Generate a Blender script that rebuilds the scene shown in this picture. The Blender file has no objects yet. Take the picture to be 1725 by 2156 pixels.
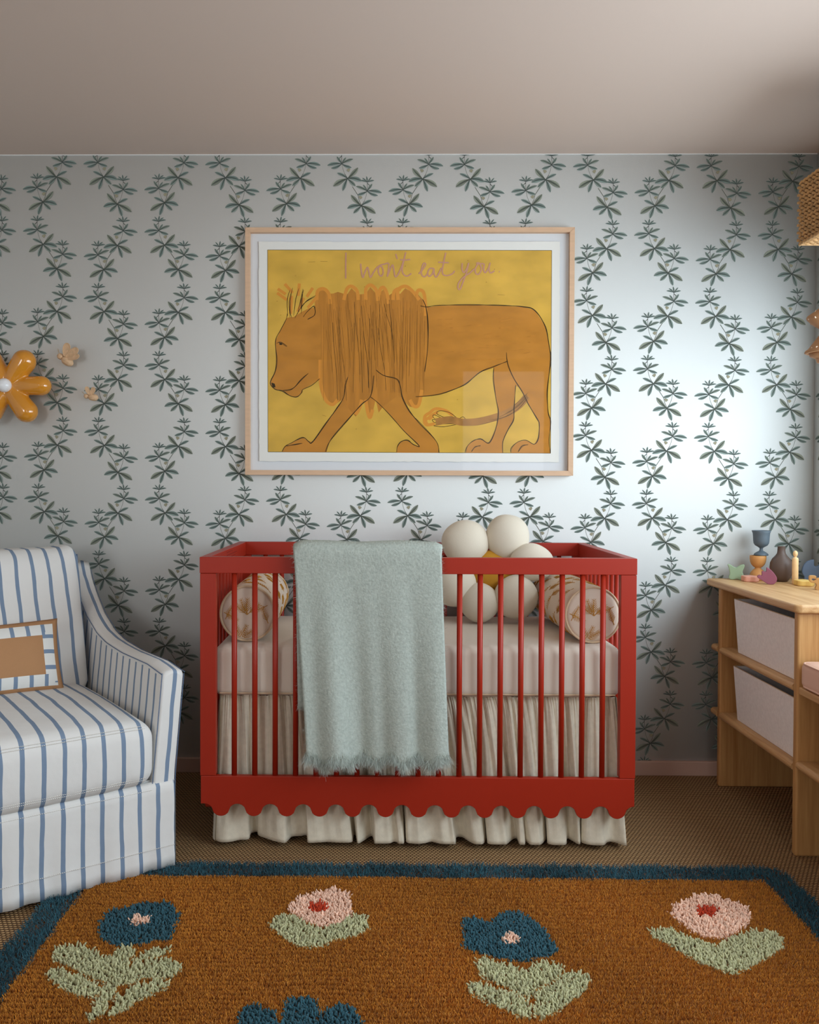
import bpy, bmesh, math, random
import numpy as np
from mathutils import Vector, Matrix, geometry
random.seed(7); RNG = np.random.default_rng(11)
sc = bpy.context.scene
COL = sc.collection
PI = math.pi

# ------------------------------------------------------------------ camera
F_PX = 1822.0
EYE = Vector((0, 0, 1.167))
CX, CY = 793.4, 1050.8
R = (Matrix.Rotation(0.0124, 3, 'Z') @ Matrix.Rotation(PI/2 - 0.018, 3, 'X') @ Matrix.Rotation(0.003, 3, 'Z'))
cam_data = bpy.data.cameras.new('camera'); cam = bpy.data.objects.new('camera', cam_data); COL.objects.link(cam)
cam.matrix_world = Matrix.Translation(EYE) @ R.to_4x4()
cam_data.sensor_fit = 'HORIZONTAL'; cam_data.sensor_width = 36.0
cam_data.lens = F_PX/1725*36
cam_data.shift_x = (862.5-CX)/1725; cam_data.shift_y = (CY-1078)/1725
cam_data.clip_start = 0.05
sc.camera = cam

def at(px, py, x=None, y=None, z=None):
    "point of the room seen at a photo pixel, on the plane x=, y= or z="
    d = R @ Vector(((px-CX)/F_PX, -(py-CY)/F_PX, -1.0))
    if y is not None: t = (y-EYE.y)/d.y
    elif x is not None: t = (x-EYE.x)/d.x
    else: t = (z-EYE.z)/d.z
    return EYE + d*t

# ------------------------------------------------------------------ room dimensions
YB = 3.47                                  # back wall
XR = 1.697; XL = -2.35; YF = -2.3
ZC = at(862, 324.5, y=YB).z
WIN = (0.25, 3.26, 0.92, 1.92)             # window in the right wall: y0, y1, z0, z1

# ------------------------------------------------------------------ world, light, exposure
world = bpy.data.worlds.new('sky'); sc.world = world; world.use_nodes = True
world.node_tree.nodes['Background'].inputs[0].default_value = (0.75, 0.86, 1.0, 1)
world.node_tree.nodes['Background'].inputs[1].default_value = 0.6
def area(name, loc, rot, sx, sy, power, color):
    l = bpy.data.lights.new(name, 'AREA'); l.shape = 'RECTANGLE'; l.size = sx; l.size_y = sy
    l.energy = power; l.color = color
    o = bpy.data.objects.new(name, l); COL.objects.link(o); o.location = loc; o.rotation_euler = rot
    return o
# daylight through the window of the right wall
# (split in two; part by the back wall dimmed to prevent clipping, no curtain)
YC = 2.35
area('window_daylight', (XR+0.012, (WIN[0]+YC)/2, (WIN[2]+WIN[3])/2), (0, PI/2, 0), WIN[3]-WIN[2], YC-WIN[0], 50, (0.78, 0.91, 1.0))
area('window_daylight_dimmed', (XR+0.012, (WIN[1]+YC)/2, (WIN[2]+WIN[3])/2), (0, PI/2, 0), WIN[3]-WIN[2], WIN[1]-YC, 10.5, (0.78, 0.91, 1.0))
# weaker daylight from the window behind the camera
area('rear_daylight', (1.22, YF+0.03, 1.35), (PI/2, 0, 0), 0.85, 2.0, 8, (0.92, 0.96, 1.0))
area('side_fill', (-1.93, YF+0.03, 1.7), (PI/2, 0, 0), 0.8, 1.3, 27, (0.95, 0.97, 1.0))  # added fill from the rear left corner, no window behind it
sc.view_settings.view_transform = 'Standard'; sc.view_settings.look = 'None'
sc.view_settings.exposure = 0.12; sc.view_settings.gamma = 1.0; sc.view_settings.use_curve_mapping = False
sc.render.engine = 'CYCLES'
sc.cycles.use_denoising = True
sc.cycles.max_bounces = 7; sc.cycles.diffuse_bounces = 5; sc.cycles.glossy_bounces = 3
sc.cycles.transparent_max_bounces = 8; sc.cycles.sample_clamp_indirect = 6
sc.cycles.caustics_reflective = False; sc.cycles.caustics_refractive = False

# ------------------------------------------------------------------ helpers: materials
def s2l(c):
    return tuple((v/12.92 if v <= 0.04045 else ((v+0.055)/1.055)**2.4) for v in c)
def rgb(r, g, b): return s2l((r/255, g/255, b/255))
def new_mat(name):
    m = bpy.data.materials.new(name); m.use_nodes = True
    nt = m.node_tree; b = nt.nodes['Principled BSDF']
    return m, nt, b
def N(nt, t, **kw):
    n = nt.nodes.new(t)
    for k, v in kw.items():
        if k in n.inputs: n.inputs[k].default_value = v
        else: setattr(n, k, v)
    return n
def mat(name, col, rough=0.6, bump=0.0, bscale=200, var=0.0, vscale=8, spec=0.4, coat=0.0, sheen=0.0, metal=0.0, stretch=(1,1,1), bdist=0.002):
    m, nt, b = new_mat(name)
    b.inputs['Base Color'].default_value = (*col, 1); b.inputs['Roughness'].default_value = rough
    b.inputs['Specular IOR Level'].default_value = spec; b.inputs['Coat Weight'].default_value = coat
    b.inputs['Sheen Weight'].default_value = sheen; b.inputs['Metallic'].default_value = metal
    tc = N(nt, 'ShaderNodeTexCoord'); mp = N(nt, 'ShaderNodeMapping'); mp.inputs['Scale'].default_value = stretch
    nt.links.new(tc.outputs['Object'], mp.inputs[0])
    if var > 0:
        n = N(nt, 'ShaderNodeTexNoise', Scale=vscale, Detail=4.0)
        r = N(nt, 'ShaderNodeValToRGB')
        r.color_ramp.elements[0].position = 0.3; r.color_ramp.elements[1].position = 0.7
        r.color_ramp.elements[0].color = (*[c*(1-var) for c in col], 1); r.color_ramp.elements[1].color = (*[min(1, c*(1+var)) for c in col], 1)
        nt.links.new(mp.outputs[0], n.inputs['Vector']); nt.links.new(n.outputs['Fac'], r.inputs[0]); nt.links.new(r.outputs[0], b.inputs['Base Color'])
    if bump > 0:
        n2 = N(nt, 'ShaderNodeTexNoise', Scale=bscale, Detail=3.0); bp = N(nt, 'ShaderNodeBump', Strength=bump, Distance=bdist)
        nt.links.new(mp.outputs[0], n2.inputs['Vector']); nt.links.new(n2.outputs['Fac'], bp.inputs['Height']); nt.links.new(bp.outputs[0], b.inputs['Normal'])
    return m
def attr_mat(name, rough=0.8, spec=0.15, sheen=0.0, fac=1.0):
    m, nt, b = new_mat(name)
    a = N(nt, 'ShaderNodeAttribute', attribute_name='col')
    nt.links.new(a.outputs['Color'], b.inputs['Base Color'])
    b.inputs['Roughness'].default_value = rough; b.inputs['Specular IOR Level'].default_value = spec; b.inputs['Sheen Weight'].default_value = sheen
    return m
def wood(name, c1, c2, axis='Y', scale=1.0, rough=0.42):
    m, nt, b = new_mat(name)
    tc = N(nt, 'ShaderNodeTexCoord'); mp = N(nt, 'ShaderNodeMapping')
    s = {'X': (1.2, 26, 26), 'Y': (26, 1.2, 26), 'Z': (26, 26, 1.2)}[axis]
    mp.inputs['Scale'].default_value = tuple(v*scale for v in s)
    n = N(nt, 'ShaderNodeTexNoise', Scale=1.6, Detail=6.0, Distortion=0.35); n2 = N(nt, 'ShaderNodeTexNoise', Scale=9.0, Detail=3.0)
    mx = N(nt, 'ShaderNodeMath', operation='MULTIPLY_ADD'); mx.inputs[1].default_value = 0.35
    r = N(nt, 'ShaderNodeValToRGB'); r.color_ramp.elements[0].position = 0.42; r.color_ramp.elements[1].position = 0.85
    r.color_ramp.elements[0].color = (*c1, 1); r.color_ramp.elements[1].color = (*c2, 1)
    nt.links.new(tc.outputs['Object'], mp.inputs[0]); nt.links.new(mp.outputs[0], n.inputs['Vector']); nt.links.new(mp.outputs[0], n2.inputs['Vector'])
    nt.links.new(n2.outputs['Fac'], mx.inputs[0]); nt.links.new(n.outputs['Fac'], mx.inputs[2])
    nt.links.new(mx.outputs[0], r.inputs[0]); nt.links.new(r.outputs[0], b.inputs['Base Color'])
    bp = N(nt, 'ShaderNodeBump', Strength=0.12, Distance=0.001); nt.links.new(mx.outputs[0], bp.inputs['Height']); nt.links.new(bp.outputs[0], b.inputs['Normal'])
    b.inputs['Roughness'].default_value = rough; b.inputs['Specular IOR Level'].default_value = 0.4
    return m
def stripe_mat(name, axis, period, width, phase, base, stripe, shear=0.0):
    m, nt, b = new_mat(name)
    tc = N(nt, 'ShaderNodeTexCoord'); sp = N(nt, 'ShaderNodeSeparateXYZ')
    nz = N(nt, 'ShaderNodeTexNoise', Scale=7.0, Detail=2.0)
    nt.links.new(tc.outputs['Object'], sp.inputs[0]); nt.links.new(tc.outputs['Object'], nz.inputs['Vector'])
    wob = N(nt, 'ShaderNodeMath', operation='MULTIPLY_ADD'); wob.inputs[1].default_value = 0.012; nt.links.new(nz.outputs['Fac'], wob.inputs[0]); src = sp.outputs[axis]
    if shear:
        h1 = N(nt, 'ShaderNodeMath', operation='SUBTRACT'); h1.inputs[1].default_value = 0.25; nt.links.new(sp.outputs[2], h1.inputs[0])
        h2 = N(nt, 'ShaderNodeMath', operation='MAXIMUM'); h2.inputs[1].default_value = 0; nt.links.new(h1.outputs[0], h2.inputs[0])
        h3 = N(nt, 'ShaderNodeMath', operation='MULTIPLY_ADD'); h3.inputs[1].default_value = -shear; nt.links.new(h2.outputs[0], h3.inputs[0]); nt.links.new(sp.outputs[axis], h3.inputs[2]); src = h3.outputs[0]
    nt.links.new(src, wob.inputs[2])
    a = N(nt, 'ShaderNodeMath', operation='ADD'); a.inputs[1].default_value = phase + 100*period; nt.links.new(wob.outputs[0], a.inputs[0])
    d = N(nt, 'ShaderNodeMath', operation='DIVIDE'); d.inputs[1].default_value = period; nt.links.new(a.outputs[0], d.inputs[0])
    f = N(nt, 'ShaderNodeMath', operation='FRACT'); nt.links.new(d.outputs[0], f.inputs[0])
    l = N(nt, 'ShaderNodeMath', operation='LESS_THAN'); l.inputs[1].default_value = width/period; nt.links.new(f.outputs[0], l.inputs[0])
    mix = N(nt, 'ShaderNodeMix', data_type='RGBA'); mix.inputs[6].default_value = (*base, 1); mix.inputs[7].default_value = (*stripe, 1)
    nt.links.new(l.outputs[0], mix.inputs[0]); nt.links.new(mix.outputs[2], b.inputs['Base Color'])
    n2 = N(nt, 'ShaderNodeTexNoise', Scale=600.0); n3 = N(nt, 'ShaderNodeTexNoise', Scale=9.0, Detail=3.0)
    nt.links.new(tc.outputs['Object'], n2.inputs['Vector']); nt.links.new(tc.outputs['Object'], n3.inputs['Vector'])
    b1 = N(nt, 'ShaderNodeBump', Strength=0.25, Distance=0.0008); b2 = N(nt, 'ShaderNodeBump', Strength=0.5, Distance=0.012)
    nt.links.new(n3.outputs['Fac'], b2.inputs['Height']); nt.links.new(n2.outputs['Fac'], b1.inputs['Height']); nt.links.new(b2.outputs[0], b1.inputs['Normal']); nt.links.new(b1.outputs[0], b.inputs['Normal'])
    b.inputs['Roughness'].default_value = 0.85; b.inputs['Specular IOR Level'].default_value = 0.15
    return m

# ------------------------------------------------------------------ helpers: meshes
def tag(o, label=None, cat=None, group=None, kind=None):
    if label: o['label'] = label
    if cat: o['category'] = cat
    if group: o['group'] = group
    if kind: o['kind'] = kind
    return o
def thing(name, label, cat, loc=(0,0,0), rz=0.0, group=None):
    o = bpy.data.objects.new(name, None); COL.objects.link(o); o.empty_display_size = 0.05
    o.location = loc; o.rotation_euler = (0, 0, rz)
    return tag(o, label, cat, group)
def link(name, me, parent=None, loc=None, rot=None, smooth=False, label=None):
    o = bpy.data.objects.new(name, me); COL.objects.link(o)
    if parent is not None: o.parent = parent
    if loc is not None: o.location = loc
    if rot is not None: o.rotation_euler = rot
    if smooth:
        me.polygons.foreach_set('use_smooth', [True]*len(me.polygons))
    if label: o['label'] = label
    return o
def mod_bevel(o, w=0.002, seg=2, angle=35):
    m = o.modifiers.new('bevel', 'BEVEL'); m.width = w; m.segments = seg; m.limit_method = 'ANGLE'; m.angle_limit = math.radians(angle)
    return o
def mod_sub(o, n=1):
    m = o.modifiers.new('sub', 'SUBSURF'); m.levels = n; m.render_levels = n
    return o
class MB:
    def __init__(s): s.v = []; s.f = []; s.m = []
    def add(s, vs, fs, mi=0):
        o = len(s.v); s.v += [tuple(v) for v in vs]; s.f += [tuple(i+o for i in f) for f in fs]; s.m += [mi]*len(fs); return s
    def box(s, x0, x1, y0, y1, z0, z1, mi=0):
        vs = [(x0,y0,z0),(x1,y0,z0),(x1,y1,z0),(x0,y1,z0),(x0,y0,z1),(x1,y0,z1),(x1,y1,z1),(x0,y1,z1)]
        return s.add(vs, [(0,3,2,1),(4,5,6,7),(0,1,5,4),(1,2,6,5),(2,3,7,6),(3,0,4,7)], mi)
    def tube(s, pts, rad, n=10, mi=0, closed=False, flat=1.0):
        pts = [Vector(p) for p in pts]; k = len(pts); rs = rad if hasattr(rad, '__len__') else [rad]*k
        vs = []; up = None
        for i, p in enumerate(pts):
            if closed: t = pts[(i+1) % k]-pts[i-1]
            else: t = pts[min(i+1, k-1)]-pts[max(i-1, 0)]
            t.normalize()
            if up is None:
                up = Vector((0,0,1)) if abs(t.z) < 0.9 else Vector((0,1,0))
            a = t.cross(up).normalized(); b = a.cross(t).normalized(); up = b
            for j in range(n):
                th = 2*PI*j/n; vs.append(p + (a*math.cos(th) + b*math.sin(th)*flat)*rs[i])
        fs = []
        for i in range(k if closed else k-1):
            for j in range(n):
                i2 = (i+1) % k
                fs.append((i*n+j, i*n+(j+1) % n, i2*n+(j+1) % n, i2*n+j))
        if not closed: fs += [tuple(range(n))[::-1], tuple((k-1)*n+j for j in range(n))]
        return s.add(vs, fs, mi)
    def lathe(s, prof, c=(0,0,0), n=32, mi=0, ax='Z', sx=1.0):
        vs = []; c = Vector(c)
        for r, z in prof:
            for j in range(n):
                a = 2*PI*j/n; x, y = r*math.cos(a)*sx, r*math.sin(a)
                vs.append(c + (Vector((x,y,z)) if ax == 'Z' else (Vector((x,-z,y)) if ax == 'Y' else Vector((z,x,y)))))
        k = len(prof); fs = [(i*n+j, i*n+(j+1) % n, (i+1)*n+(j+1) % n, (i+1)*n+j) for i in range(k-1) for j in range(n)]
        if prof[0][0] > 1e-5: fs.append(tuple(range(n))[::-1])
        if prof[-1][0] > 1e-5: fs.append(tuple((k-1)*n+j for j in range(n)))
        return s.add(vs, fs, mi)
    def prism(s, poly, o, ex, ez, nrm, t, mi=0):
        "2-D outline extruded by t along nrm"
        o, ex, ez, nrm = Vector(o), Vector(ex), Vector(ez), Vector(nrm); k = len(poly)
        a = [o + ex*p[0] + ez*p[1] for p in poly]; b = [v + nrm*t for v in a]
        fs = [tuple(range(k)), tuple(range(2*k-1, k-1, -1))] + [(i, (i+1) % k, (i+1) % k+k, i+k) for i in range(k)]
        return s.add(a+b, fs, mi)
    def grid(s, P, mi=0, cu=False, cv=False):
        nu, nv = len(P), len(P[0]); vs = [p for row in P for p in row]; fs = []
        for i in range(nu if cu else nu-1):
            for j in range(nv if cv else nv-1):
                i2, j2 = (i+1) % nu, (j+1) % nv
                fs.append((i*nv+j, i2*nv+j, i2*nv+j2, i*nv+j2))
        return s.add(vs, fs, mi)
    def build(s, name, mats, parent=None, smooth=False, loc=None, rot=None, label=None, fix=True):
        me = bpy.data.meshes.new(name); me.from_pydata(s.v, [], s.f)
        for m in (mats if isinstance(mats, (list, tuple)) else [mats]): me.materials.append(m)
        if any(s.m): me.polygons.foreach_set('material_index', s.m)
        if fix:
            bm = bmesh.new(); bm.from_mesh(me); bmesh.ops.remove_doubles(bm, verts=bm.verts, dist=1e-6)
            bmesh.ops.recalc_face_normals(bm, faces=bm.faces); bm.to_mesh(me); bm.free()
        me.update()
        return link(name, me, parent, loc, rot, smooth, label)
def np_mesh(name, V, Q, mats, parent=None, mi=None, colp=None, smooth=False):
    "V (n,3) verts, Q (m,4) quads, optional per-vertex colours"
    me = bpy.data.meshes.new(name)
    me.vertices.add(len(V)); me.vertices.foreach_set('co', np.asarray(V, np.float32).ravel())
    me.loops.add(Q.size); me.loops.foreach_set('vertex_index', np.asarray(Q, np.int32).ravel())
    me.polygons.add(len(Q)); me.polygons.foreach_set('loop_start', np.arange(0, Q.size, 4, dtype=np.int32))
    me.polygons.foreach_set('loop_total', np.full(len(Q), 4, np.int32))
    for m in mats: me.materials.append(m)
    if mi is not None: me.polygons.foreach_set('material_index', np.asarray(mi, np.int32))
    if colp is not None:
        a = me.color_attributes.new('col', 'FLOAT_COLOR', 'POINT')
        c4 = np.ones((len(V), 4), np.float32); c4[:, :3] = colp; a.data.foreach_set('color', c4.ravel())
    me.update(calc_edges=True)
    return link(name, me, parent, smooth=smooth)
def yarns(P, D, L, W, C, sides=3, segs=2, prof=None, bend=0.3):
    "many short tapered yarns: roots P, directions D, lengths L, half widths W, colours C"
    n = len(P); D = D/np.linalg.norm(D, axis=1, keepdims=True)
    ref = RNG.normal(size=(n, 3)); A = np.cross(D, ref); A /= np.linalg.norm(A, axis=1, keepdims=True)+1e-9; B = np.cross(D, A)
    if prof is None: prof = np.linspace(1.0, 0.35, segs+1)
    rings = []
    for k in range(segs+1):
        t = k/segs
        c = P + D*(L*t)[:, None] + A*(L*bend*t*t)[:, None]
        if sides == 2:
            rings.append(np.stack([c-B*(W*prof[k])[:, None], c+B*(W*prof[k])[:, None]], 1))
        else:
            rings.append(np.stack([c + (A*math.cos(2*PI*j/sides) + B*math.sin(2*PI*j/sides))*(W*prof[k])[:, None] for j in range(sides)], 1))
    V = np.stack(rings, 1)
    nv = (segs+1)*sides; base = (np.arange(n)*nv)[:, None]
    q = []
    for k in range(segs):
        for j in range(sides if sides > 2 else 1):
            j2 = (j+1) % sides
            q.append([k*sides+j, k*sides+j2, (k+1)*sides+j2, (k+1)*sides+j])
    if sides == 4 or sides == 5: q.append([segs*sides+i for i in (0, 1, 2, 3)])
    if sides == 5: q.append([segs*5, segs*5+3, segs*5+4, segs*5+4])
    q = [x for x in q if len(set(x)) == 4]
    q = np.array(q); Q = (base[:, :, None] + q[None]).reshape(-1, 4)
    if C.ndim == 3: CC = C.repeat(sides, 1).reshape(-1, 3)
    else: CC = np.repeat(C, nv, 0)
    return V.reshape(-1, 3), Q, CC
def smooth_pts(pts, n=6, closed=False):
    P = [np.array(p, float) for p in pts]; k = len(P); out = []
    for i in range(k if closed else k-1):
        p0 = P[i-1] if (closed or i > 0) else P[i]; p1 = P[i]; p2 = P[(i+1) % k]; p3 = P[(i+2) % k] if (closed or i+2 < k) else P[(i+1) % k]
        for j in range(n):
            t = j/n; out.append(0.5*((2*p1)+(-p0+p2)*t+(2*p0-5*p1+4*p2-p3)*t*t+(-p0+3*p1-3*p2+p3)*t**3))
    if not closed: out.append(P[-1])
    return out
def inpoly(x, y, poly):
    c = np.zeros(len(x), bool); n = len(poly); j = n-1
    for i in range(n):
        xi, yi = poly[i]; xj, yj = poly[j]
        c ^= ((yi > y) != (yj > y)) & (x < (xj-xi)*(y-yi)/(yj-yi+1e-12)+xi); j = i
    return c

# ------------------------------------------------------------------ materials
M = {}
M['wallpaper'] = mat('wallpaper_ground', (0.74, 0.755, 0.735), 0.85, bump=0.08, bscale=350, spec=0.15)
M['print'] = attr_mat('wallpaper_print', 0.85, 0.1)
M['plain'] = mat('plain_wall_paint', rgb(226, 226, 224), 0.9, spec=0.1)
M['ceiling'] = mat('ceiling_paint', rgb(206, 188, 176), 0.95, bump=0.05, bscale=120, spec=0.05)
M['trim'] = mat('pink_trim_paint', rgb(196, 164, 148), 0.6, spec=0.3)
M['red'] = mat('crib_red_paint', rgb(160, 38, 16), 0.42, bump=0.03, bscale=300, spec=0.35)
M['red_dark'] = mat('stamped_ink', rgb(120, 24, 12), 0.6)
M['white_frame'] = mat('window_white', rgb(225, 225, 220), 0.5)
M['linen'] = mat('natural_linen', rgb(224, 214, 194), 0.9, bump=0.35, bscale=500, var=0.06, vscale=60, spec=0.1, sheen=0.1)
M['sheet'] = mat('cream_sheet', rgb(222, 211, 197), 0.9, bump=0.2, bscale=12, bdist=0.006, spec=0.1, sheen=0.1)
M['knit'] = mat('ivory_knit', rgb(218, 208, 190), 0.95, bump=0.3, bscale=420, spec=0.08, sheen=0.2)
M['mustard'] = mat('mustard_knit', rgb(196, 142, 52), 0.95, bump=0.3, bscale=420, spec=0.08)
M['bolster'] = mat('bolster_cotton', rgb(224, 208, 190), 0.8, bump=0.25, bscale=14, bdist=0.006, spec=0.15)
M['embroid'] = mat('gold_embroidery', rgb(190, 136, 50), 0.7, spec=0.2)
M['piping'] = mat('cream_piping', rgb(214, 190, 158), 0.8)
M['oak'] = wood('oak_long', rgb(178, 132, 82), rgb(212, 172, 122), "Y")
M['oak_z'] = wood('oak_upright', rgb(166, 116, 64), rgb(200, 154, 98), 'Z')
M['felt'] = mat('felt_basket_fabric', rgb(240, 237, 234), 0.95, bump=0.3, bscale=600, var=0.05, vscale=90, spec=0.05)
M['pink_cushion'] = mat('pale_pink_cotton', rgb(226, 190, 170), 0.9, bump=0.2, bscale=10, bdist=0.005, spec=0.1)
M['ash'] = mat('pale_frame_wood', rgb(214, 178, 146), 0.5, var=0.05, vscale=20, stretch=(1, 1, 6))
M['mount'] = mat('white_mount', rgb(226, 230, 234), 0.9, spec=0.1)
M['paper'] = mat('etching_paper', rgb(240, 240, 234), 0.9, spec=0.1)
M['art_yellow'] = mat('art_yellow', rgb(220, 176, 74), 0.8, var=0.16, vscale=7, spec=0.1, stretch=(1, 1, 1.6))
M['art_orange'] = mat('art_orange', rgb(196, 132, 52), 0.8, var=0.12, vscale=9, spec=0.1, stretch=(1, 1, 2.2))
M['art_mane'] = mat('art_mane', rgb(192, 128, 50), 0.8, var=0.16, vscale=14, spec=0.1, stretch=(3, 1, 0.4))
M['art_loop'] = mat('art_loop', rgb(222, 148, 58), 0.8, spec=0.1)
M['art_line'] = mat('art_line', rgb(58, 44, 22), 0.8, spec=0.1)
M['art_thin'] = mat('art_thin_line', rgb(150, 100, 38), 0.8, spec=0.1)
M['art_tail'] = mat('art_tail', rgb(176, 124, 64), 0.8, var=0.2, vscale=30, spec=0.1)
M['art_pink'] = mat('art_pink_pencil', rgb(204, 150, 122), 0.8, spec=0.1)
M['ceramic'] = mat('mustard_glazed_ceramic', rgb(214, 142, 42), 0.12, var=0.06, vscale=12, spec=0.6, coat=0.6)
M['bulb'] = mat('opal_glass_bulb', rgb(240, 242, 244), 0.2, spec=0.5)
M['brass'] = mat('brass_fitting', rgb(150, 130, 80), 0.35, metal=0.9)
M['rattan'] = mat('rattan', rgb(214, 178, 140), 0.65, var=0.12, vscale=90)
M['seagrass'] = mat('woven_seagrass', rgb(184, 142, 92), 0.75, var=0.22, vscale=40)
M['seagrass_dark'] = mat('woven_seagrass_core', rgb(96, 58, 26), 0.9)
M['mushroom'] = mat('tan_leather', rgb(172, 128, 88), 0.7, bump=0.2, bscale=30, spec=0.4)
M['mush_dot'] = mat('pale_dots', rgb(226, 206, 184), 0.6)
M['string'] = mat('cotton_string', rgb(190, 165, 130), 0.9)
M['tan_linen'] = mat('tan_linen', rgb(178, 134, 96), 0.9, bump=0.3, bscale=500, spec=0.1)
CH_W = rgb(226, 225, 222); CH_B = rgb(124, 143, 167)
M['stripe_x'] = stripe_mat('striped_cotton_lengthwise', 0, 0.0555, 0.0125, 0.0, CH_W, CH_B)
M['stripe_arm'] = stripe_mat('striped_cotton_arm_front', 0, 0.2, 0.0125, 0.030, CH_W, CH_B, shear=0.0944)
M['stripe_y'] = stripe_mat('striped_cotton_side', 1, 0.0555, 0.0125, 0.01, CH_W, CH_B)
M['stripe_px'] = stripe_mat('striped_band_across', 0, 0.05, 0.013, 0.0, rgb(226, 226, 222), CH_B)
M['stripe_pz'] = stripe_mat('striped_band_up', 2, 0.05, 0.013, 0.02, rgb(226, 226, 222), CH_B)
M['stitch'] = mat('white_stitching', rgb(232, 230, 224), 0.9)
M['seam_blue'] = mat('blue_seam_cord', rgb(98, 118, 148), 0.9)
M['black'] = mat('black_plinth', rgb(20, 18, 18), 0.6)
M['yarn'] = attr_mat('rug_yarn', 0.9, 0.08, 0.15)
M['mohair'] = attr_mat('mohair_fibre', 0.9, 0.1, 0.3)
M['rug_back'] = mat('rug_backing', rgb(130, 78, 24), 0.95)
def glass_mat():
    m = bpy.data.materials.new('picture_glass'); m.use_nodes = True; nt = m.node_tree; nt.nodes.clear()
    out = N(nt, 'ShaderNodeOutputMaterial'); mix = N(nt, 'ShaderNodeMixShader'); t = N(nt, 'ShaderNodeBsdfTransparent'); g = N(nt, 'ShaderNodeBsdfGlossy')
    g.inputs['Roughness'].default_value = 0.02; fr = N(nt, 'ShaderNodeFresnel'); fr.inputs[0].default_value = 1.45
    ge = N(nt, 'ShaderNodeNewGeometry'); iv = N(nt, 'ShaderNodeMath', operation='SUBTRACT'); iv.inputs[0].default_value = 1.0; nt.links.new(ge.outputs['Backfacing'], iv.inputs[1])
    mu = N(nt, 'ShaderNodeMath', operation='MULTIPLY'); nt.links.new(fr.outputs[0], mu.inputs[0]); nt.links.new(iv.outputs[0], mu.inputs[1])
    nt.links.new(mu.outputs[0], mix.inputs[0]); nt.links.new(t.outputs[0], mix.inputs[1]); nt.links.new(g.outputs[0], mix.inputs[2]); nt.links.new(mix.outputs[0], out.inputs[0])
    return m
M['glass'] = glass_mat()
def sisal_mat():
    m, nt, b = new_mat('sisal_weave')
    tc = N(nt, 'ShaderNodeTexCoord'); mp = N(nt, 'ShaderNodeMapping'); mp.inputs['Rotation'].default_value = (0, 0, 0.0)
    nt.links.new(tc.outputs['Object'], mp.inputs[0])
    sp = N(nt, 'ShaderNodeSeparateXYZ'); nt.links.new(mp.outputs[0], sp.inputs[0])
    # basket weave knots: product of sines, staggered rows
    def math_(op, a, bb=None, c=None):
        n = N(nt, 'ShaderNodeMath', operation=op)
        for i, v in enumerate((a, bb, c)):
            if v is None: continue
            if isinstance(v, (int, float)): n.inputs[i].default_value = v
            else: nt.links.new(v, n.inputs[i])
        return n.outputs[0]
    px, py = 0.0125, 0.0105
    v = math_('DIVIDE', sp.outputs[1], py); row = math_('FLOOR', v)
    half = math_('MULTIPLY', math_('MODULO', row, 2.0), 0.5)
    u = math_('ADD', math_('DIVIDE', sp.outputs[0], px), half)
    fu = math_('SUBTRACT', math_('FRACT', math_('ADD', u, 500.0)), 0.5); fv = math_('SUBTRACT', math_('FRACT', math_('ADD', v, 500.0)), 0.5)
    d2 = math_('ADD', math_('MULTIPLY', fu, fu), math_('MULTIPLY', math_('MULTIPLY', fv, fv), 1.4))
    h = math_('SUBTRACT', 1.0, math_('MULTIPLY', d2, 2.9)); 
    nz = N(nt, 'ShaderNodeTexNoise', Scale=420.0, Detail=2.0); nt.links.new(tc.outputs['Object'], nz.inputs['Vector'])
    nz2 = N(nt, 'ShaderNodeTexNoise', Scale=3.0, Detail=3.0); nt.links.new(tc.outputs['Object'], nz2.inputs['Vector'])
    hh = math_('MULTIPLY_ADD', nz.outputs['Fac'], 0.35, h)
    r = N(nt, 'ShaderNodeValToRGB'); r.color_ramp.elements[0].position = 0.35; r.color_ramp.elements[1].position = 1.15
    r.color_ramp.elements[0].color = (*rgb(84, 52, 24), 1); r.color_ramp.elements[1].color = (*rgb(196, 158, 110), 1)
    nt.links.new(hh, r.inputs[0]); nt.links.new(r.outputs[0], b.inputs['Base Color'])
    bp = N(nt, 'ShaderNodeBump', Strength=1.0, Distance=0.004); nt.links.new(hh, bp.inputs['Height']); nt.links.new(bp.outputs[0], b.inputs['Normal'])
    b.inputs['Roughness'].default_value = 0.75; b.inputs['Specular IOR Level'].default_value = 0.3
    return m
M['sisal'] = sisal_mat()

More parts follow.
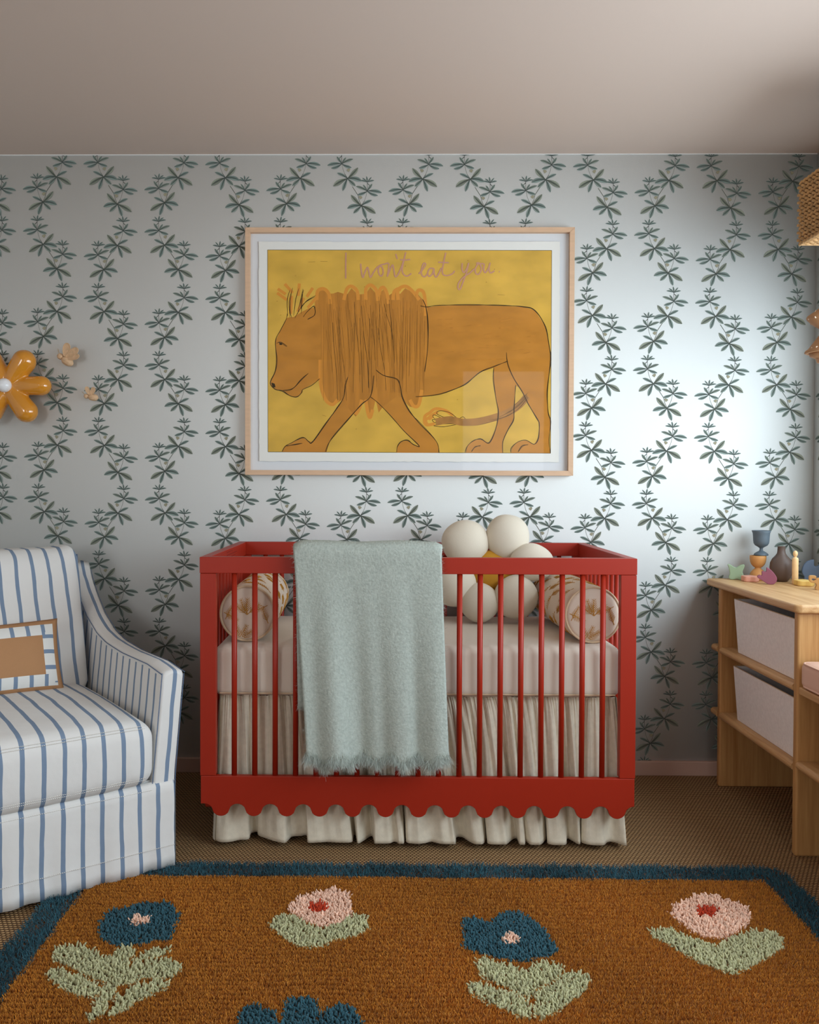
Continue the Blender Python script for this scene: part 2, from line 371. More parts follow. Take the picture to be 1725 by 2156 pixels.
# ------------------------------------------------------------------ room shell
def leaf_strip(c, tip, w, bend, off, rib=0.10, nseg=9, ink=1.0, warm=0.0):
    "a printed leaf as 5 lanes: edge, blade, rib, blade, edge"
    c = np.array(c, float); tip = np.array(tip, float); d = tip-c; L = np.linalg.norm(d); nrm = np.array([-d[1], d[0]])/L
    ctrl = (c+tip)/2 + nrm*bend*L
    V = []; C = []; Q = []
    lanes = [-1, -0.80, -rib, rib, 0.80, 1]
    g = np.array((0.27, 0.35, 0.315)); g2 = np.array((0.33, 0.34, 0.25)); dk = np.array((0.05, 0.06, 0.055))
    for i in range(nseg+1):
        t = i/nseg
        p = (1-t)**2*c + 2*t*(1-t)*ctrl + t*t*tip; tg = 2*(1-t)*(ctrl-c)+2*t*(tip-ctrl); tg /= np.linalg.norm(tg)+1e-9; nn = np.array([-tg[1], tg[0]])
        hw = w/2*(0.10 + 0.90*(math.sin(PI*min(1, (t**1.45)*1.0)))**0.85) if t < 0.985 else w*0.06
        for li, l in enumerate(lanes):
            V.append((*(p+nn*hw*l), off))
            blade = g*(1-warm)+g2*warm
            dark = max(0, 1-t*2.1)
            if li in (0, 5): cc = dk*1.6*0.6+blade*0.4*(0.6)
            elif li in (2, 3): cc = dk*0.8+blade*0.25*t
            else: cc = blade*(1-dark*0.75)*(0.85+0.3*(li == 1))
            C.append(cc)
    for i in range(nseg):
        for j in range(5): Q.append((i*6+j, i*6+j+1, (i+1)*6+j+1, (i+1)*6+j))
    return V, C, Q
def motif(mirror, long_stem):
    V = []; C = []; Q = []
    def add(r):
        o = len(V); V.extend(r[0]); C.extend(r[1]); Q.extend([tuple(i+o for i in q) for q in r[2]])
    o0 = np.array((1275, 90.0)); k = 1/13.475
    def T(p): return ((p[0]-o0[0])*k, (p[1]-o0[1])*k)
    def strip(p, q, w, c=(0.06, 0.07, 0.06), bend=0.0):
        p, q = np.array(T(p)), np.array(T(q)); d = q-p; n = np.array([-d[1], d[0]])/np.linalg.norm(d)*w*k/2
        m = (p+q)/2+np.array([-d[1], d[0]])*bend
        add(([(*(p-n), .3), (*(p+n), .3), (*(m-n), .3), (*(m+n), .3), (*(q-n), .3), (*(q+n), .3)], [c]*6, [(0, 1, 3, 2), (2, 3, 5, 4)]))
    def lf(c, tip, w, bend, off, warm=0.0, rib=0.10): add(leaf_strip(T(c), T(tip), w*k, bend, off, warm=warm, rib=rib))
    strip((1275, 90), (1272, 345), 9); strip((1275, 120), (1345, 190), 16)
    strip((1265, 345), (1190, 625), 8, (0.16, 0.18, 0.15), -0.04); strip((1190, 625), (1110, 745), 12)
    if long_stem: strip((850, 215), (1010, 460), 14, (0.10, 0.11, 0.08)); strip((1010, 460), (1110, 740), 12, (0.12, 0.12, 0.08), 0.06)
    top = (1275, 95)
    for i, (tip, w, b) in enumerate([((1062, 42), 46, -.14), ((1132, -28), 44, -.08), ((1248, -78), 46, -.04), ((1392, -52), 38, .06), ((1468, 42), 46, .16)]):
        lf(top, tip, w, -b, .5+.03*i, rib=0.25)
    for i, (tip, w, b, wm) in enumerate([((952, 208), 78, .12, .35), ((1152, 162), 54, .05, .2), ((1412, 138), 72, -.03, .2), ((1682, 390), 96, -.16, 0), ((1575, 466), 84, .14, 0), ((996, 448), 84, -.12, 0)]):
        lf((1270, 345), tip, w, b, .7+.03*i, wm)
    for i, (tip, w, b, wm) in enumerate([((812, 450), 118, -.08, .7), ((1405, 600), 80, -.14, 0), ((708, 832), 122, .18, 0), ((882, 966), 96, -.02, .2), ((1242, 1105), 100, -.06, 0), ((1510, 975), 142, -.1, .7)]):
        lf((1110, 758), tip, w, b, .9+.03*i, wm)
    for bi, (dx, dy, r) in enumerate(((1065, 505, 32), (1100, 520, 34), (1078, 545, 26))):
        c = T((dx, dy)); n = 8; rr = r*k; o = len(V)
        V.append((*c, .40+.03*bi)); C.append((0.50, 0.46, 0.33))
        for j in range(n):
            V.append((c[0]+rr*math.cos(2*PI*j/n), c[1]+rr*math.sin(2*PI*j/n), .40+.03*bi)); C.append((0.2, 0.19, 0.12))
        for j in range(0, n, 2): Q.append((o, o+1+j, o+1+(j+1) % n, o+1+(j+2) % n))
    V = np.array(V); C = np.array(C); Q = np.array(Q)
    if mirror: V[:, 0] *= -1
    return V, C, Q
def wallpaper_sites():
    X0 = at(78, 420, y=YB).x; X12 = at(1627.2, 420, y=YB).x; hx = (X12-X0)/12
    dx = (at(1294.6, 474, y=YB).x - at(1240.1, 474, y=YB).x)
    zf = lambda px, py: at(px, py, y=YB).z
    pz = (zf(336, 465) - zf(336, 1309.4))/3
    sl = (zf(78, 376.4)-zf(1627, 385.5))/12      # the paper hangs a touch lower toward the right
    odd = [(1, zf(1294.6, 386.7), 1), (1, zf(1294.6, 474.2), 0), (0, zf(1240.1, 525.5), 1), (0, zf(1240.1, 614.6), 0)]   # (right?, z, long stem)
    even = [(0, zf(78, 376.4), 1), (0, zf(78, 465.2), 0), (1, zf(131.5, 516.8), 1), (1, zf(131.5, 606.5), 0)]
    S = []
    for k in range(-5, 20):
        for (rt, z, ls) in (odd if k % 2 else even):
            for n in range(-2, 6):
                S.append((X0+k*hx+(dx if rt else 0), z-n*pz-sl*(k-(9 if k % 2 else 0)), not rt, ls))
    return S
S = wallpaper_sites()
pxm = (at(1300, 900, y=YB).x-at(1200, 900, y=YB).x)/100      # metres per photo pixel on the wall
TM = {(m, l): motif(m, l) for m in (False, True) for l in (0, 1)}
def wallpaper_mesh(name, wall, keep, tomap):
    Vs = [np.array(wall.v)]; Cs = [np.full((len(wall.v), 3), 0.8)]; Qs = [np.array(wall.f)]; mi = [np.zeros(len(wall.f), int)]; o = len(wall.v)
    for (x, z, mir, ls) in S:
        if not keep(x, z): continue
        V, C, Q = TM[(mir, ls)]
        W = tomap(x + V[:, 0]*pxm, z - V[:, 1]*pxm, 0.0004 + V[:, 2]*0.0006)
        # clip leaves at the ceiling and at the corner
        ok = ((z - V[:, 1]*pxm) < ZC+0.03)[Q].all(1)
        if name == 'wall_right': ok &= (W[:, 1] > WIN[1]+0.035)[Q].all(1)
        Vs.append(W); Cs.append(C); Qs.append(Q[ok]+o); mi.append(np.ones(int(ok.sum()), int)); o += len(V)
    ob = np_mesh(name, np.concatenate(Vs), np.concatenate(Qs), [M['wallpaper'], M['print']], mi=np.concatenate(mi), colp=np.concatenate(Cs))
    ob['kind'] = 'structure'
    return ob
wb = MB().box(XL-0.12, XR+0.2, YB, YB+0.12, -0.1, ZC+0.1)
wallpaper_mesh('wall_back', wb, lambda x, z: x < XR+0.04 and x > XL-0.1 and z > -0.05 and z < ZC+0.2, lambda a, b, c: np.stack([a, YB-c, b], 1))
wr = MB(); y0, y1, z0, z1 = WIN
wr.box(XR, XR+0.12, y1, YB, -0.1, ZC+0.1).box(XR, XR+0.12, YF-0.1, y0, -0.1, ZC+0.1).box(XR, XR+0.12, y0, y1, -0.1, z0).box(XR, XR+0.12, y0, y1, z1, ZC+0.1)
wallpaper_mesh('wall_right', wr, lambda x, z: x > XR-0.04 and x < XR+(YB-WIN[1])+0.3 and z > -0.05 and z < ZC+0.2, lambda a, b, c: np.stack([XR-c, YB-(a-XR), b], 1))
MB().box(XL-0.12, XL, YF-0.1, YB+0.1, -0.1, ZC+0.1).build('wall_left', M['plain'])['kind'] = 'structure'
MB().box(XL-0.12, XR+0.12, YF-0.12, YF, -0.1, ZC+0.1).build('wall_front', M['plain'])['kind'] = 'structure'
MB().box(XL-0.12, XR+0.2, YF-0.12, YB+0.12, ZC, ZC+0.1).build('ceiling', M['ceiling'])['kind'] = 'structure'
MB().box(XL-0.12, XR+0.2, YF-0.12, YB+0.12, -0.06, 0).build('floor', M['sisal'])['kind'] = 'structure'
BBH = at(1440, 1603.5, y=YB-0.012).z
def baseboard(name, x0, x1, yy0, yy1):
    mod_bevel(MB().box(x0, x1, yy0, yy1, 0, BBH).build(name, M['trim']), 0.003)['kind'] = 'structure'
baseboard('baseboard_back', XL, XR, YB-0.013, YB+0.01)
baseboard('baseboard_right', XR-0.013, XR+0.01, YF, YB)
baseboard('baseboard_left', XL-0.01, XL+0.013, YF, YB)
MB().box(XL, XR, YB-0.002, YB+0.01, ZC-0.003, ZC+0.01).build('trim_1', M['plain'])['kind'] = 'structure'
w = MB()
for (a, b_) in ((y0, y0+0.045), ((y0+y1)/2-0.025, (y0+y1)/2+0.025), (y1-0.045, y1)): w.box(XR+0.05, XR+0.09, a, b_, z0, z1)
w.box(XR+0.05, XR+0.09, y0, y1, z0, z0+0.045).box(XR+0.05, XR+0.09, y0, y1, z1-0.045, z1).box(XR-0.02, XR+0.05, y0-0.03, y1+0.03, z0-0.025, z0)
wo = w.build('window_1', M['white_frame']); wo['kind'] = 'structure'
MB().box(XR+0.068, XR+0.072, y0+0.02, y1-0.02, z0+0.02, z1-0.02).build('window_pane', M['glass'], wo)

# ------------------------------------------------------------------ crib
CY0, CY1 = 2.70, 3.43
CXL = at(420.3, 1190, y=CY0).x; CXR = at(1342.6, 1190, y=CY0).x
ZT = at(880, 1174.5, y=CY0).z; ZR = at(880, 1208.8, y=CY0).z
ZA = at(880, 1637, y=CY0).z; ZV = at(880, 1695.5, y=CY0).z; ZL = at(880, 1721.5, y=CY0).z
crib = thing('crib', 'red painted wooden crib with round slats and a scalloped apron, against the leafy wallpaper', 'crib', ((CXL+CXR)/2, (CY0+CY1)/2, 0))
cl = crib.location.copy()
def cpart(mb, name, m, **k):
    mb.v = [(v[0]-cl.x, v[1]-cl.y, v[2]) for v in mb.v]
    return mb.build(name, m, crib, **k)
RT = 0.030
mod_bevel(cpart(MB().box(CXL, CXR, CY0, CY0+RT, ZR, ZT), 'top_rail', M['red']), .0015)
mod_bevel(cpart(MB().box(CXL, CXR, CY1-RT, CY1, ZR, ZT), 'top_rail', M['red']), .0015)
for x0, x1 in ((CXL, CXL+RT), (CXR-RT, CXR)):
    mod_bevel(cpart(MB().box(x0, x1, CY0+RT+.0005, CY1-RT-.0005, ZR, ZT), 'top_rail', M['red']), .0015)
PW = 0.050
for x0, x1 in ((CXL+.001, CXL+PW), (CXR-PW, CXR-.001)):
    for yy in (CY0+.001, CY1-RT-.001):
        mod_bevel(cpart(MB().box(x0, x1, yy, yy+RT, ZA+.0008, ZR-.0008), 'corner_post', M['red']), .0015)
SX = [at(493.6+43.08*k, 1420, y=CY0+.015).x for k in range(19)]
for yy in (CY0+.0155, CY1-.0155):
    for x in SX:
        cpart(MB().tube([(x, yy, ZA-.004), (x, yy, ZR+.004)], .0088, 14), 'slat', M['red'], smooth=False).data.polygons.foreach_set('use_smooth', [True]*14+[False]*2)
for x in (CXL+.016, CXR-.016):
    for k in range(11):
        yy = CY0+.062 + (CY1-CY0-.124)*k/10
        cpart(MB().tube([(x, yy, ZA-.004), (x, yy, ZR+.004)], .0088, 12), 'slat', M['red']).data.polygons.foreach_set('use_smooth', [True]*12+[False]*2)
def scallop(L, n, first, pitch):
    "lower outline of an apron of length L: list of (s, z)"
    pts = []
    s0 = first-pitch*0.5; s1 = first+pitch*(n-0.5)
    if s0 > 0.001: pts.append((0, ZV))
    K = 14*n
    for i in range(K+1):
        s = s0+(s1-s0)*i/K
        if s < 0.0005 or s > L-0.0005: continue
        ph = (s-first)/pitch; c = math.cos(2*PI*ph)
        h = 0.5+0.5*math.copysign(abs(c)**0.5, c)
        pts.append((s, ZV+(ZL-ZV)*h))
    pts.append((L, ZV))
    return pts
ap0 = CXL+.003; ap1 = CXR-.003
f0 = at(465, 1715, y=CY0).x; f12 = at(1300, 1715, y=CY0).x; pitch = (f12-f0)/12
low = scallop(ap1-ap0, 13, f0-ap0, pitch)
for yy in (CY0, CY1-.02):
    poly = low + [(ap1-ap0, ZA), (0, ZA)]
    mod_bevel(cpart(MB().prism(poly, (ap0, yy, 0), (1, 0, 0), (0, 0, 1), (0, 1, 0), .02), 'scalloped_apron', M['red']), .0015)
Ls = CY1-CY0-.042
lows = scallop(Ls, 6, Ls/12+.004, (Ls-.008)/6)
for xx in (ap0+.002, ap1-.022):
    mod_bevel(cpart(MB().prism(lows+[(Ls, ZA), (0, ZA)], (xx, CY0+.021, 0), (0, 1, 0), (0, 0, 1), (1, 0, 0), .02), 'scalloped_apron', M['red']), .0015)
cpart(MB().box(ap0+.03, ap1-.03, CY0+.10, CY1-.03, .462, .485), 'mattress_support', M['red'])
for xx, yy in ((ap0+.085, CY0+.16), (ap1-.085, CY0+.16), (ap0+.085, CY1-.1), (ap1-.085, CY1-.1)):
    cpart(MB().lathe([(.018, 0), (.022, .01), (.03, .46)], (xx, yy, 0), 20), 'leg', M['red'], smooth=True)
ink = MB()
for r, (n, zz) in enumerate(((9, .925), (14, .915), (13, .905), (11, .896))):
    yy = CY0+.30
    for i in range(n):
        l = random.uniform(.006, .016); ink.box(CXL+RT, CXL+RT+.0004, yy, yy+l, zz-.0012, zz+.0012); yy += l+.004
cpart(ink, 'stamped_text', M['red_dark'])

# ------------------------------------------------------------------ mattress
def rounded_box(x0, x1, y0, y1, z0, z1, r, n=5, puff=0.0, dens=12):
    "box with rounded edges made of a dense grid cube; puff crowns top and bottom"
    bm = bmesh.new(); bmesh.ops.create_cube(bm, size=2); bmesh.ops.subdivide_edges(bm, edges=bm.edges, cuts=dens, use_grid_fill=True)
    hx, hy, hz = (x1-x0)/2, (y1-y0)/2, (z1-z0)/2
    for v in bm.verts:
        # pull grid lines toward the edges so that the rounding has points
        p = Vector([math.copysign(1-(1-abs(c))**1.7, c) for c in v.co])
        q = Vector((p.x*hx, p.y*hy, p.z*hz)); i = Vector([max(-h+r, min(h-r, c)) for c, h in zip(q, (hx, hy, hz))])
        d = q-i
        if d.length > 1e-7:
            # length along the L-inf shell becomes a sphere
            d = d.normalized()*min(r, max(abs(d.x), abs(d.y), abs(d.z)))
        q = i+d
        k = (1-(q.x/hx)**2)*(1-(q.y/hy)**2)
        q.z += math.copysign(puff*max(0, k)**0.6, q.z) if abs(q.z) > hz*0.3 else 0
        v.co = q + Vector(((x0+x1)/2, (y0+y1)/2, (z0+z1)/2))
    me = bpy.data.meshes.new('m'); bm.to_mesh(me); bm.free()
    return me
mx0, mx1 = CXL+.036, CXR-.036
mroot = thing('crib_mattress', 'cream fitted-sheet mattress lying inside the red crib', 'mattress', ((mx0+mx1)/2, 3.06, .487))
me = rounded_box(mx0-mroot.location.x, mx1-mroot.location.x, 2.738-3.06, 3.392-3.06, 0, .163, .028, puff=.003, dens=22)
for v in me.vertices:
    x, y, z = v.co; v.co.z += .0015*math.sin(x*23)*math.sin(y*17)
    if y < -.25: v.co.y += .002*math.sin(x*31+z*20)
me.materials.append(M['sheet']); link('fitted_sheet', me, mroot, smooth=True)
sm = MB().tube([(mx0+.02-mroot.location.x, 2.7368-3.06, .012), (mx1-.02-mroot.location.x, 2.7368-3.06, .012)], .0022, 6); sm.build('hem_seam', M['piping'], mroot)

# ------------------------------------------------------------------ crib skirt
def zl(pts, ox, oy, s): return [(ox+x/s, oy+y/s) for x, y in pts]
hemL = zl([(168,905),(205,935),(240,955),(300,938),(360,925),(425,920),(440,880),(470,868),(492,868),(501,892),(560,915),(620,935),(685,950),(715,925),(740,902),(800,896),(850,893),(856,930),(864,946),(930,944),(1000,940),(1090,945),(1172,942),(1184,915),(1190,890),(1206,893),(1214,925),(1222,952),(1262,930),(1300,905),(1325,898),(1338,925),(1347,955),(1380,962),(1412,966),(1450,950),(1482,938),(1505,942),(1522,961),(1550,963),(1558,925),(1563,895),(1571,905),(1576,942),(1620,952),(1656,960)], 400, 1500, 3.45)
hemR = zl([(10,960),(55,948),(100,938),(150,950),(190,962),(240,964),(270,960),(275,930),(280,905),(325,906),(380,940),(430,960),(470,955),(490,925),(500,900),(506,930),(512,952),(560,972),(600,975),(640,970),(670,935),(700,915),(722,918),(745,962),(776,968),(782,935),(800,945),(832,972),(890,970),(925,925),(935,900),(943,925),(947,952),(1000,964),(1072,960),(1080,925),(1092,915),(1130,935),(1172,957),(1182,930),(1186,900),(1190,925),(1194,946),(1260,962),(1350,976),(1372,945),(1400,938),(1450,948),(1500,966),(1521,973)], 880, 1500, 3.45)
hem = [at(px, py, z=.018) for px, py in hemL+hemR]
skx = (hem[0].x+hem[-1].x)/2
skirt = thing('crib_skirt', 'gathered natural linen skirt hanging below the mattress behind the scalloped apron', 'crib skirt', (skx, 3.06, 0))
hs = smooth_pts([(p.x, min(2.835, max(2.742, p.y))) for p in hem], 4)
nh = len(hs); xa, xb = CXL+.05, CXR-.05
rows = []
zt = .4865
SZ = [zt, zt-.006, zt-.012, zt-.020, zt-.034, zt-.05, zt-.08, zt-.13, zt-.19, zt-.25, zt-.31, zt-.37, zt-.42, .03, .018]
# cumulative arc for the gathered top
arc = [0.0]
for i in range(1, nh): arc.append(arc[-1]+math.dist(hs[i], hs[i-1]))
for z in SZ:
    t = (zt-z)/(zt-.018); row = []
    for i, (bx, by) in enumerate(hs):
        a = arc[i]/arc[-1]; tx = xa+(xb-xa)*a
        w_ = min(1, t*1.0); w_ = w_**0.8
        fine = math.sin(arc[i]*2*PI/.034+1.3*math.sin(arc[i]*31))*.004*(1-t)**2
        cinch = .004*math.exp(-((z-(zt-.014))/.006)**2)
        x = tx*(1-w_)+bx*w_; y = (2.768+fine+cinch)*(1-w_)+by*w_ + (.006*math.sin(arc[i]*2*PI/.043+.7)*4*t*(1-t) if t < 1 else 0)
        y = max(2.742, y)
        row.append((x-skx, y-3.06, z + .002*math.sin(arc[i]*40)*(1-t)))
    rows.append(row)
# refine along x for the gathers
def refine(row, k=4):
    out = []
    for i in range(len(row)-1):
        for j in range(k):
            t = j/k; out.append(tuple(row[i][c]*(1-t)+row[i+1][c]*t for c in range(3)))
    out.append(row[-1]); return out
rows = [refine(r, 3) for r in rows]
for ri, z in enumerate(SZ):
    t = (zt-z)/(zt-.018); amp = .0032*(1-t)**9
    rows[ri] = [(p[0], p[1]+amp*math.sin(j*1.05+math.sin(j*.13)*2), p[2]) for j, p in enumerate(rows[ri])]
o = MB().grid(rows).build('front_panel', M['linen'], skirt, smooth=True)
so = o.modifiers.new('s', 'SOLIDIFY'); so.thickness = .0012
for side in (0, 1):
    X0_ = (hs[0][0] if side == 0 else hs[-1][0])-skx; rows2 = []
    for z in (zt, zt-.03, .3, .15, .018):
        t = (zt-z)/(zt-.018)
        rows2.append([((-1 if side == 0 else 1)*(abs(X0_)-.012-.018*(1-t)+.012*t*math.sin(j*.55)), (2.755+j*.0095)-3.06, z) for j in range(66)])
    MB().grid(rows2).build('side_panel', M['linen'], skirt, smooth=True)

# ------------------------------------------------------------------ bolsters
def frond(cx, cy, ang, L, n=6):
    "embroidered sprig as short strokes in 2-D"
    st = []; dx, dy = math.cos(ang), math.sin(ang); px_, py_ = -dy, dx
    st.append([(cx, cy), (cx+dx*L*.5+px_*L*.04, cy+dy*L*.5+py_*L*.04), (cx+dx*L, cy+dy*L)])
    for i in range(n):
        t = .2+.75*i/n
        for sg in (-1, 1):
            bx, by = cx+dx*L*t, cy+dy*L*t; l = L*.34*(1.1-t*.6)
            st.append([(bx, by), (bx+dx*l*.75+px_*l*.6*sg, by+dy*l*.75+py_*l*.6*sg)])
    return st
def bolster(name, label, front, rad, length, tilt, seed):
    rr = random.Random(seed)
    root = thing(name, label, 'bolster pillow', front, tilt)
    prof = [(0.0001, .0)]; nr = 6
    prof = [(rad*.001, -.012), (rad*.5, -.0105), (rad*.85, -.005), (rad*.97, 0)] + [(rad*(1+.035*math.sin(PI*i/10)), length*i/10) for i in range(1, 10)] + [(rad*.97, length), (rad*.85, length+.005), (rad*.001, length+.012)]
    mb = MB(); n = 64; P = []
    for r_, yy in prof:
        P.append([(r_*math.cos(2*PI*j/n)*(1+.006*math.sin(5*2*PI*j/n+yy*20)), yy, rad*1.0 + r_*math.sin(2*PI*j/n)*(1 if math.sin(2*PI*j/n) > -.85 else .985)) for j in range(n)])
    mb.grid(P, cv=True)
    mb.build('cover', M['bolster'], root, smooth=True)
    mb = MB()
    for yy in (0.0, length): MB().tube([(rad*.985*math.cos(2*PI*j/48), yy, rad+rad*.985*math.sin(2*PI*j/48)) for j in range(48)], .0038, 8, closed=True).build('piping', M['piping'], root, smooth=True)
    mb = MB()
    def cyl(p):   # (angle, y) stroke point on the side
        a, yy = p; r_ = rad*(1+.035*math.sin(PI*min(1, max(0, yy/length))))+.0006
        return (r_*math.cos(a), yy, rad+r_*math.sin(a))
    def capp(p):
        d = math.hypot(*p)/rad; y_ = -.0125+(.0075*(d/.85)**2 if d < .85 else .0075+.005*(d-.85)/.12)
        return (p[0], y_-.0006, rad+p[1])
    for (cx_, cy_, an) in ((0, -.02*rad, 90), (0, -.02*rad, 40), (0, -.02*rad, 140), (0, .0, 115), (-.02, -.95*rad, 70), (-.02, -.95*rad, 110), (-.02, -.95*rad, 40), (.75*rad, -.35*rad, 110), (.72*rad, .3*rad, 200), (-.8*rad, -.2*rad, 60), (-.85*rad, .05*rad, -30)):
        for st in frond(cx_, cy_, math.radians(an), rad*.62):
            pts = [p for p in st if math.hypot(*p) < rad*.93]
            if len(pts) > 1: mb.tube([capp(p) for p in pts], [.0011]*(len(pts)-1)+[.0005], 5)
    for iy in range(6):
        for ia in range(9):
            a0 = ia*2*PI/9+(iy % 2)*.35+rr.uniform(-.12, .12); yv = .05+iy*length/6.2+rr.uniform(-.01, .01); an = rr.uniform(.6, 1.5)
            for st in frond(0, 0, an, .078, 6):
                pts = [(a0+p[0]/rad, yv+p[1]) for p in st]
                mb.tube([cyl(p) for p in pts], [.0011]*(len(pts)-1)+[.0005], 5)
    mb.build('embroidery', M['embroid'], root)
    return root
ZM = .487+.163
b1 = at(522, 1298, y=2.80); bolster('bolster_pillow', 'cream bolster with gold sprigs at the left end of the crib', (b1.x, 2.80, ZM+.004), .0895, .50, 0.03, 3)
b2 = at(1249, 1302, y=2.80); bolster('bolster_pillow', 'cream bolster with gold sprigs at the right end of the crib', (b2.x, 2.80, ZM+.004), .0905, .50, 0.04, 5)

# ------------------------------------------------------------------ flower-shaped ball cushion
fp = thing('flower_cushion', 'ivory flower cushion of stuffed balls with mustard middle, propped inside the crib', 'cushion', (at(1040, 1250, y=3.21).x, 3.21, ZM))
def ball(px, py, rpx, yy, sq=(1, 1, 1), m='knit', name='petal', rot=0):
    c = at(px, py, y=yy); r_ = rpx*yy/F_PX
    bm = bmesh.new(); bmesh.ops.create_uvsphere(bm, u_segments=40, v_segments=24, radius=1)
    for v in bm.verts:
        p = v.co.copy(); k = 1+.02*math.sin(p.x*4+px)*math.cos(p.z*3+py)
        p = Vector((p.x*sq[0]*r_*k, p.y*sq[1]*r_*k, p.z*sq[2]*r_*k)); p.rotate(Matrix.Rotation(rot, 3, 'Y')); v.co = p + c - fp.location
        if v.co.z < .0005: v.co.z = .0005
    me = bpy.data.meshes.new(name); bm.to_mesh(me); bm.free(); me.materials.append(M[m]); return link(name, me, fp, smooth=True)
ball(980, 1142, 50, 3.25, (1, .8, .95), rot=.0)
ball(1069, 1131, 47.5, 3.25, (.98, .8, 1.02))
ball(1121, 1184, 46, 3.20, (1, .8, .86), rot=.2)
ball(1087, 1257, 46, 3.18, (1, .8, 1.02), rot=.5)
ball(1010, 1269, 41.5, 3.19, (1, .8, 1.0))
ball(957, 1232, 47, 3.22, (1, .8, .98))
ball(1040, 1204, 46, 3.24, (1, .45, 1), 'mustard', 'centre')

# ------------------------------------------------------------------ throw blanket
tb = thing('throw_blanket', 'pale sage green mohair throw hanging over the front rail of the red crib', 'blanket', (at(780, 1300, y=2.67).x, 2.70, ZT))
def throw_surface(xl_t, xr_t, xl_b, xr_b, zb, yf, topz, nu=70, thick=.0, scal=True, famp=.024, backz=.80, seed=0):
    "rows from the back hem inside the crib, over the rail, to the front hem"
    path = []
    for i in range(8): path.append((CY0+.052+thick*.3, backz+(topz-.03-backz)*i/8, 0))
    for i in range(9):
        a = PI*i/8; path.append(((CY0+.052+thick*.3+yf)/2+((CY0+.052+thick*.3)-yf)/2*math.cos(a), topz-.03+.03*math.sin(a)**.7, 0))
    K = 34
    for i in range(1, K+1): path.append((yf, topz-.03-(topz-.03-zb)*i/K, i/K))
    rows = []
    for (y, z, t) in path:
        row = []
        for j in range(nu+1):
            s = j/nu; xl = xl_t+(xl_b-xl_t)*t; xr = xr_t+(xr_b-xr_t)*t
            x = xl+(xr-xl)*s
            fold = (math.sin(s*2*PI*1.15+1.0+seed)*.35+.75*math.exp(-((s-.20)/.09)**2)-.8*math.exp(-((s-.42)/.07)**2)+.35*math.sin(s*2*PI*4.2+2)+.5*math.exp(-((s-.62)/.06)**2)-.4*math.exp(-((s-.78)/.05)**2))
            yy = y - ((fold+.9)*famp*t**1.25 if t > 0 else 0)
            yy = min(yy, CY0-.004) if t > 0 else yy
            zz = z + (.0022*math.sin(s*11+seed) if t == 0 else 0)
            if t > .8 and scal:
                zz += (t-.8)/.2*(.010*math.sin(s*2*PI*5.3+.6)+.004*math.sin(s*2*PI*13))
            edge = min(s, 1-s)
            if t == 0 and edge < .04: zz -= .008*(1-edge/.04)
            row.append((x, yy, zz))
        rows.append(row)
    return rows
XT = lambda px, py: at(px, py, y=2.665).x
ZB = at(790, 1597, y=2.655).z
topz = at(790, 1146, y=2.70).z
front = throw_surface(XT(619, 1160), XT(930, 1160), XT(648, 1590), XT(941, 1590), ZB, 2.672, topz)
under = throw_surface(XT(621, 1160), XT(905, 1160), XT(626, 1490), XT(900, 1500), at(640, 1492, y=2.68).z, 2.690, topz-.012, nu=40, scal=False, famp=.004, thick=-.03, seed=2)
def cloth(rows, name, density, lenr, seedcol, solid=.010):
    A = np.array(rows)-np.array(tb.location)
    o = MB().grid([[tuple(p) for p in r] for r in A.tolist()]).build(name, M['throw_base'], tb, smooth=True)
    s_ = o.modifiers.new('s', 'SOLIDIFY'); s_.thickness = solid; s_.offset = -1
    nu, nv = A.shape[0]-1, A.shape[1]-1
    P00, P10, P01, P11 = A[:-1, :-1], A[1:, :-1], A[:-1, 1:], A[1:, 1:]
    n = np.cross(P10-P00, P01-P00); ar = np.linalg.norm(n, axis=2).ravel(); nn = (n/np.linalg.norm(n, axis=2, keepdims=True)).reshape(-1, 3)
    cnt = int(ar.sum()*density); idx = RNG.choice(len(ar), cnt, p=ar/ar.sum())
    a, b = RNG.random((cnt, 1)), RNG.random((cnt, 1)); i, j = idx//nv, idx % nv
    P = (P00[i, j]*(1-a)*(1-b)+P10[i, j]*a*(1-b)+P01[i, j]*(1-a)*b+P11[i, j]*a*b)
    nrm = nn[idx]
    # outward = away from the rail
    mid = np.array((A[:, :, 0].mean(), (CY0+.02)-tb.location.y, 0)); 
    out = np.zeros_like(P); out[:, 1] = np.where(P[:, 1] < mid[1], -1, 1); out[:, 2] = np.where(P[:, 2] > -.03+(topz-ZT), 2, 0)
    sgn = np.sign((nrm*out).sum(1)); sgn[sgn == 0] = 1; nrm = nrm*sgn[:, None]
    D = nrm*.38 + RNG.normal(size=P.shape)*.55; D[:, 2] -= .25
    D = D - nrm*np.minimum(0, (D*nrm).sum(1)+.05)[:, None]*1.0
    return P, D, nrm
M['throw_base'] = mat('mohair_ground', rgb(174, 182, 174), 0.95, bump=0.5, bscale=160, bdist=.004, var=.12, vscale=120, spec=.05)
P1, D1, n1 = cloth(front, 'front_drape', 240000, 0, 0)
P2, D2, n2 = cloth(under, 'under_layer', 60000, 0, 0, solid=.006)
P = np.concatenate([P1, P2]); D = np.concatenate([D1, D2]); n = len(P)
base = np.array(rgb(188, 196, 188)); shade = RNG.normal(1, .20, (n, 1)).clip(.45, 1.5)
C = base*shade*np.array((1, 1, 1)) + RNG.normal(0, .01, (n, 3))
V, Q, CC = yarns(P, D, RNG.uniform(.007, .015, n), RNG.uniform(.0002, .00036, n), C.clip(0, 1), sides=2, segs=3, prof=[1, .9, .7, .25], bend=.7)
np_mesh('mohair_fibres', V, Q, [M['mohair']], tb, colp=CC)['kind'] = 'stuff'
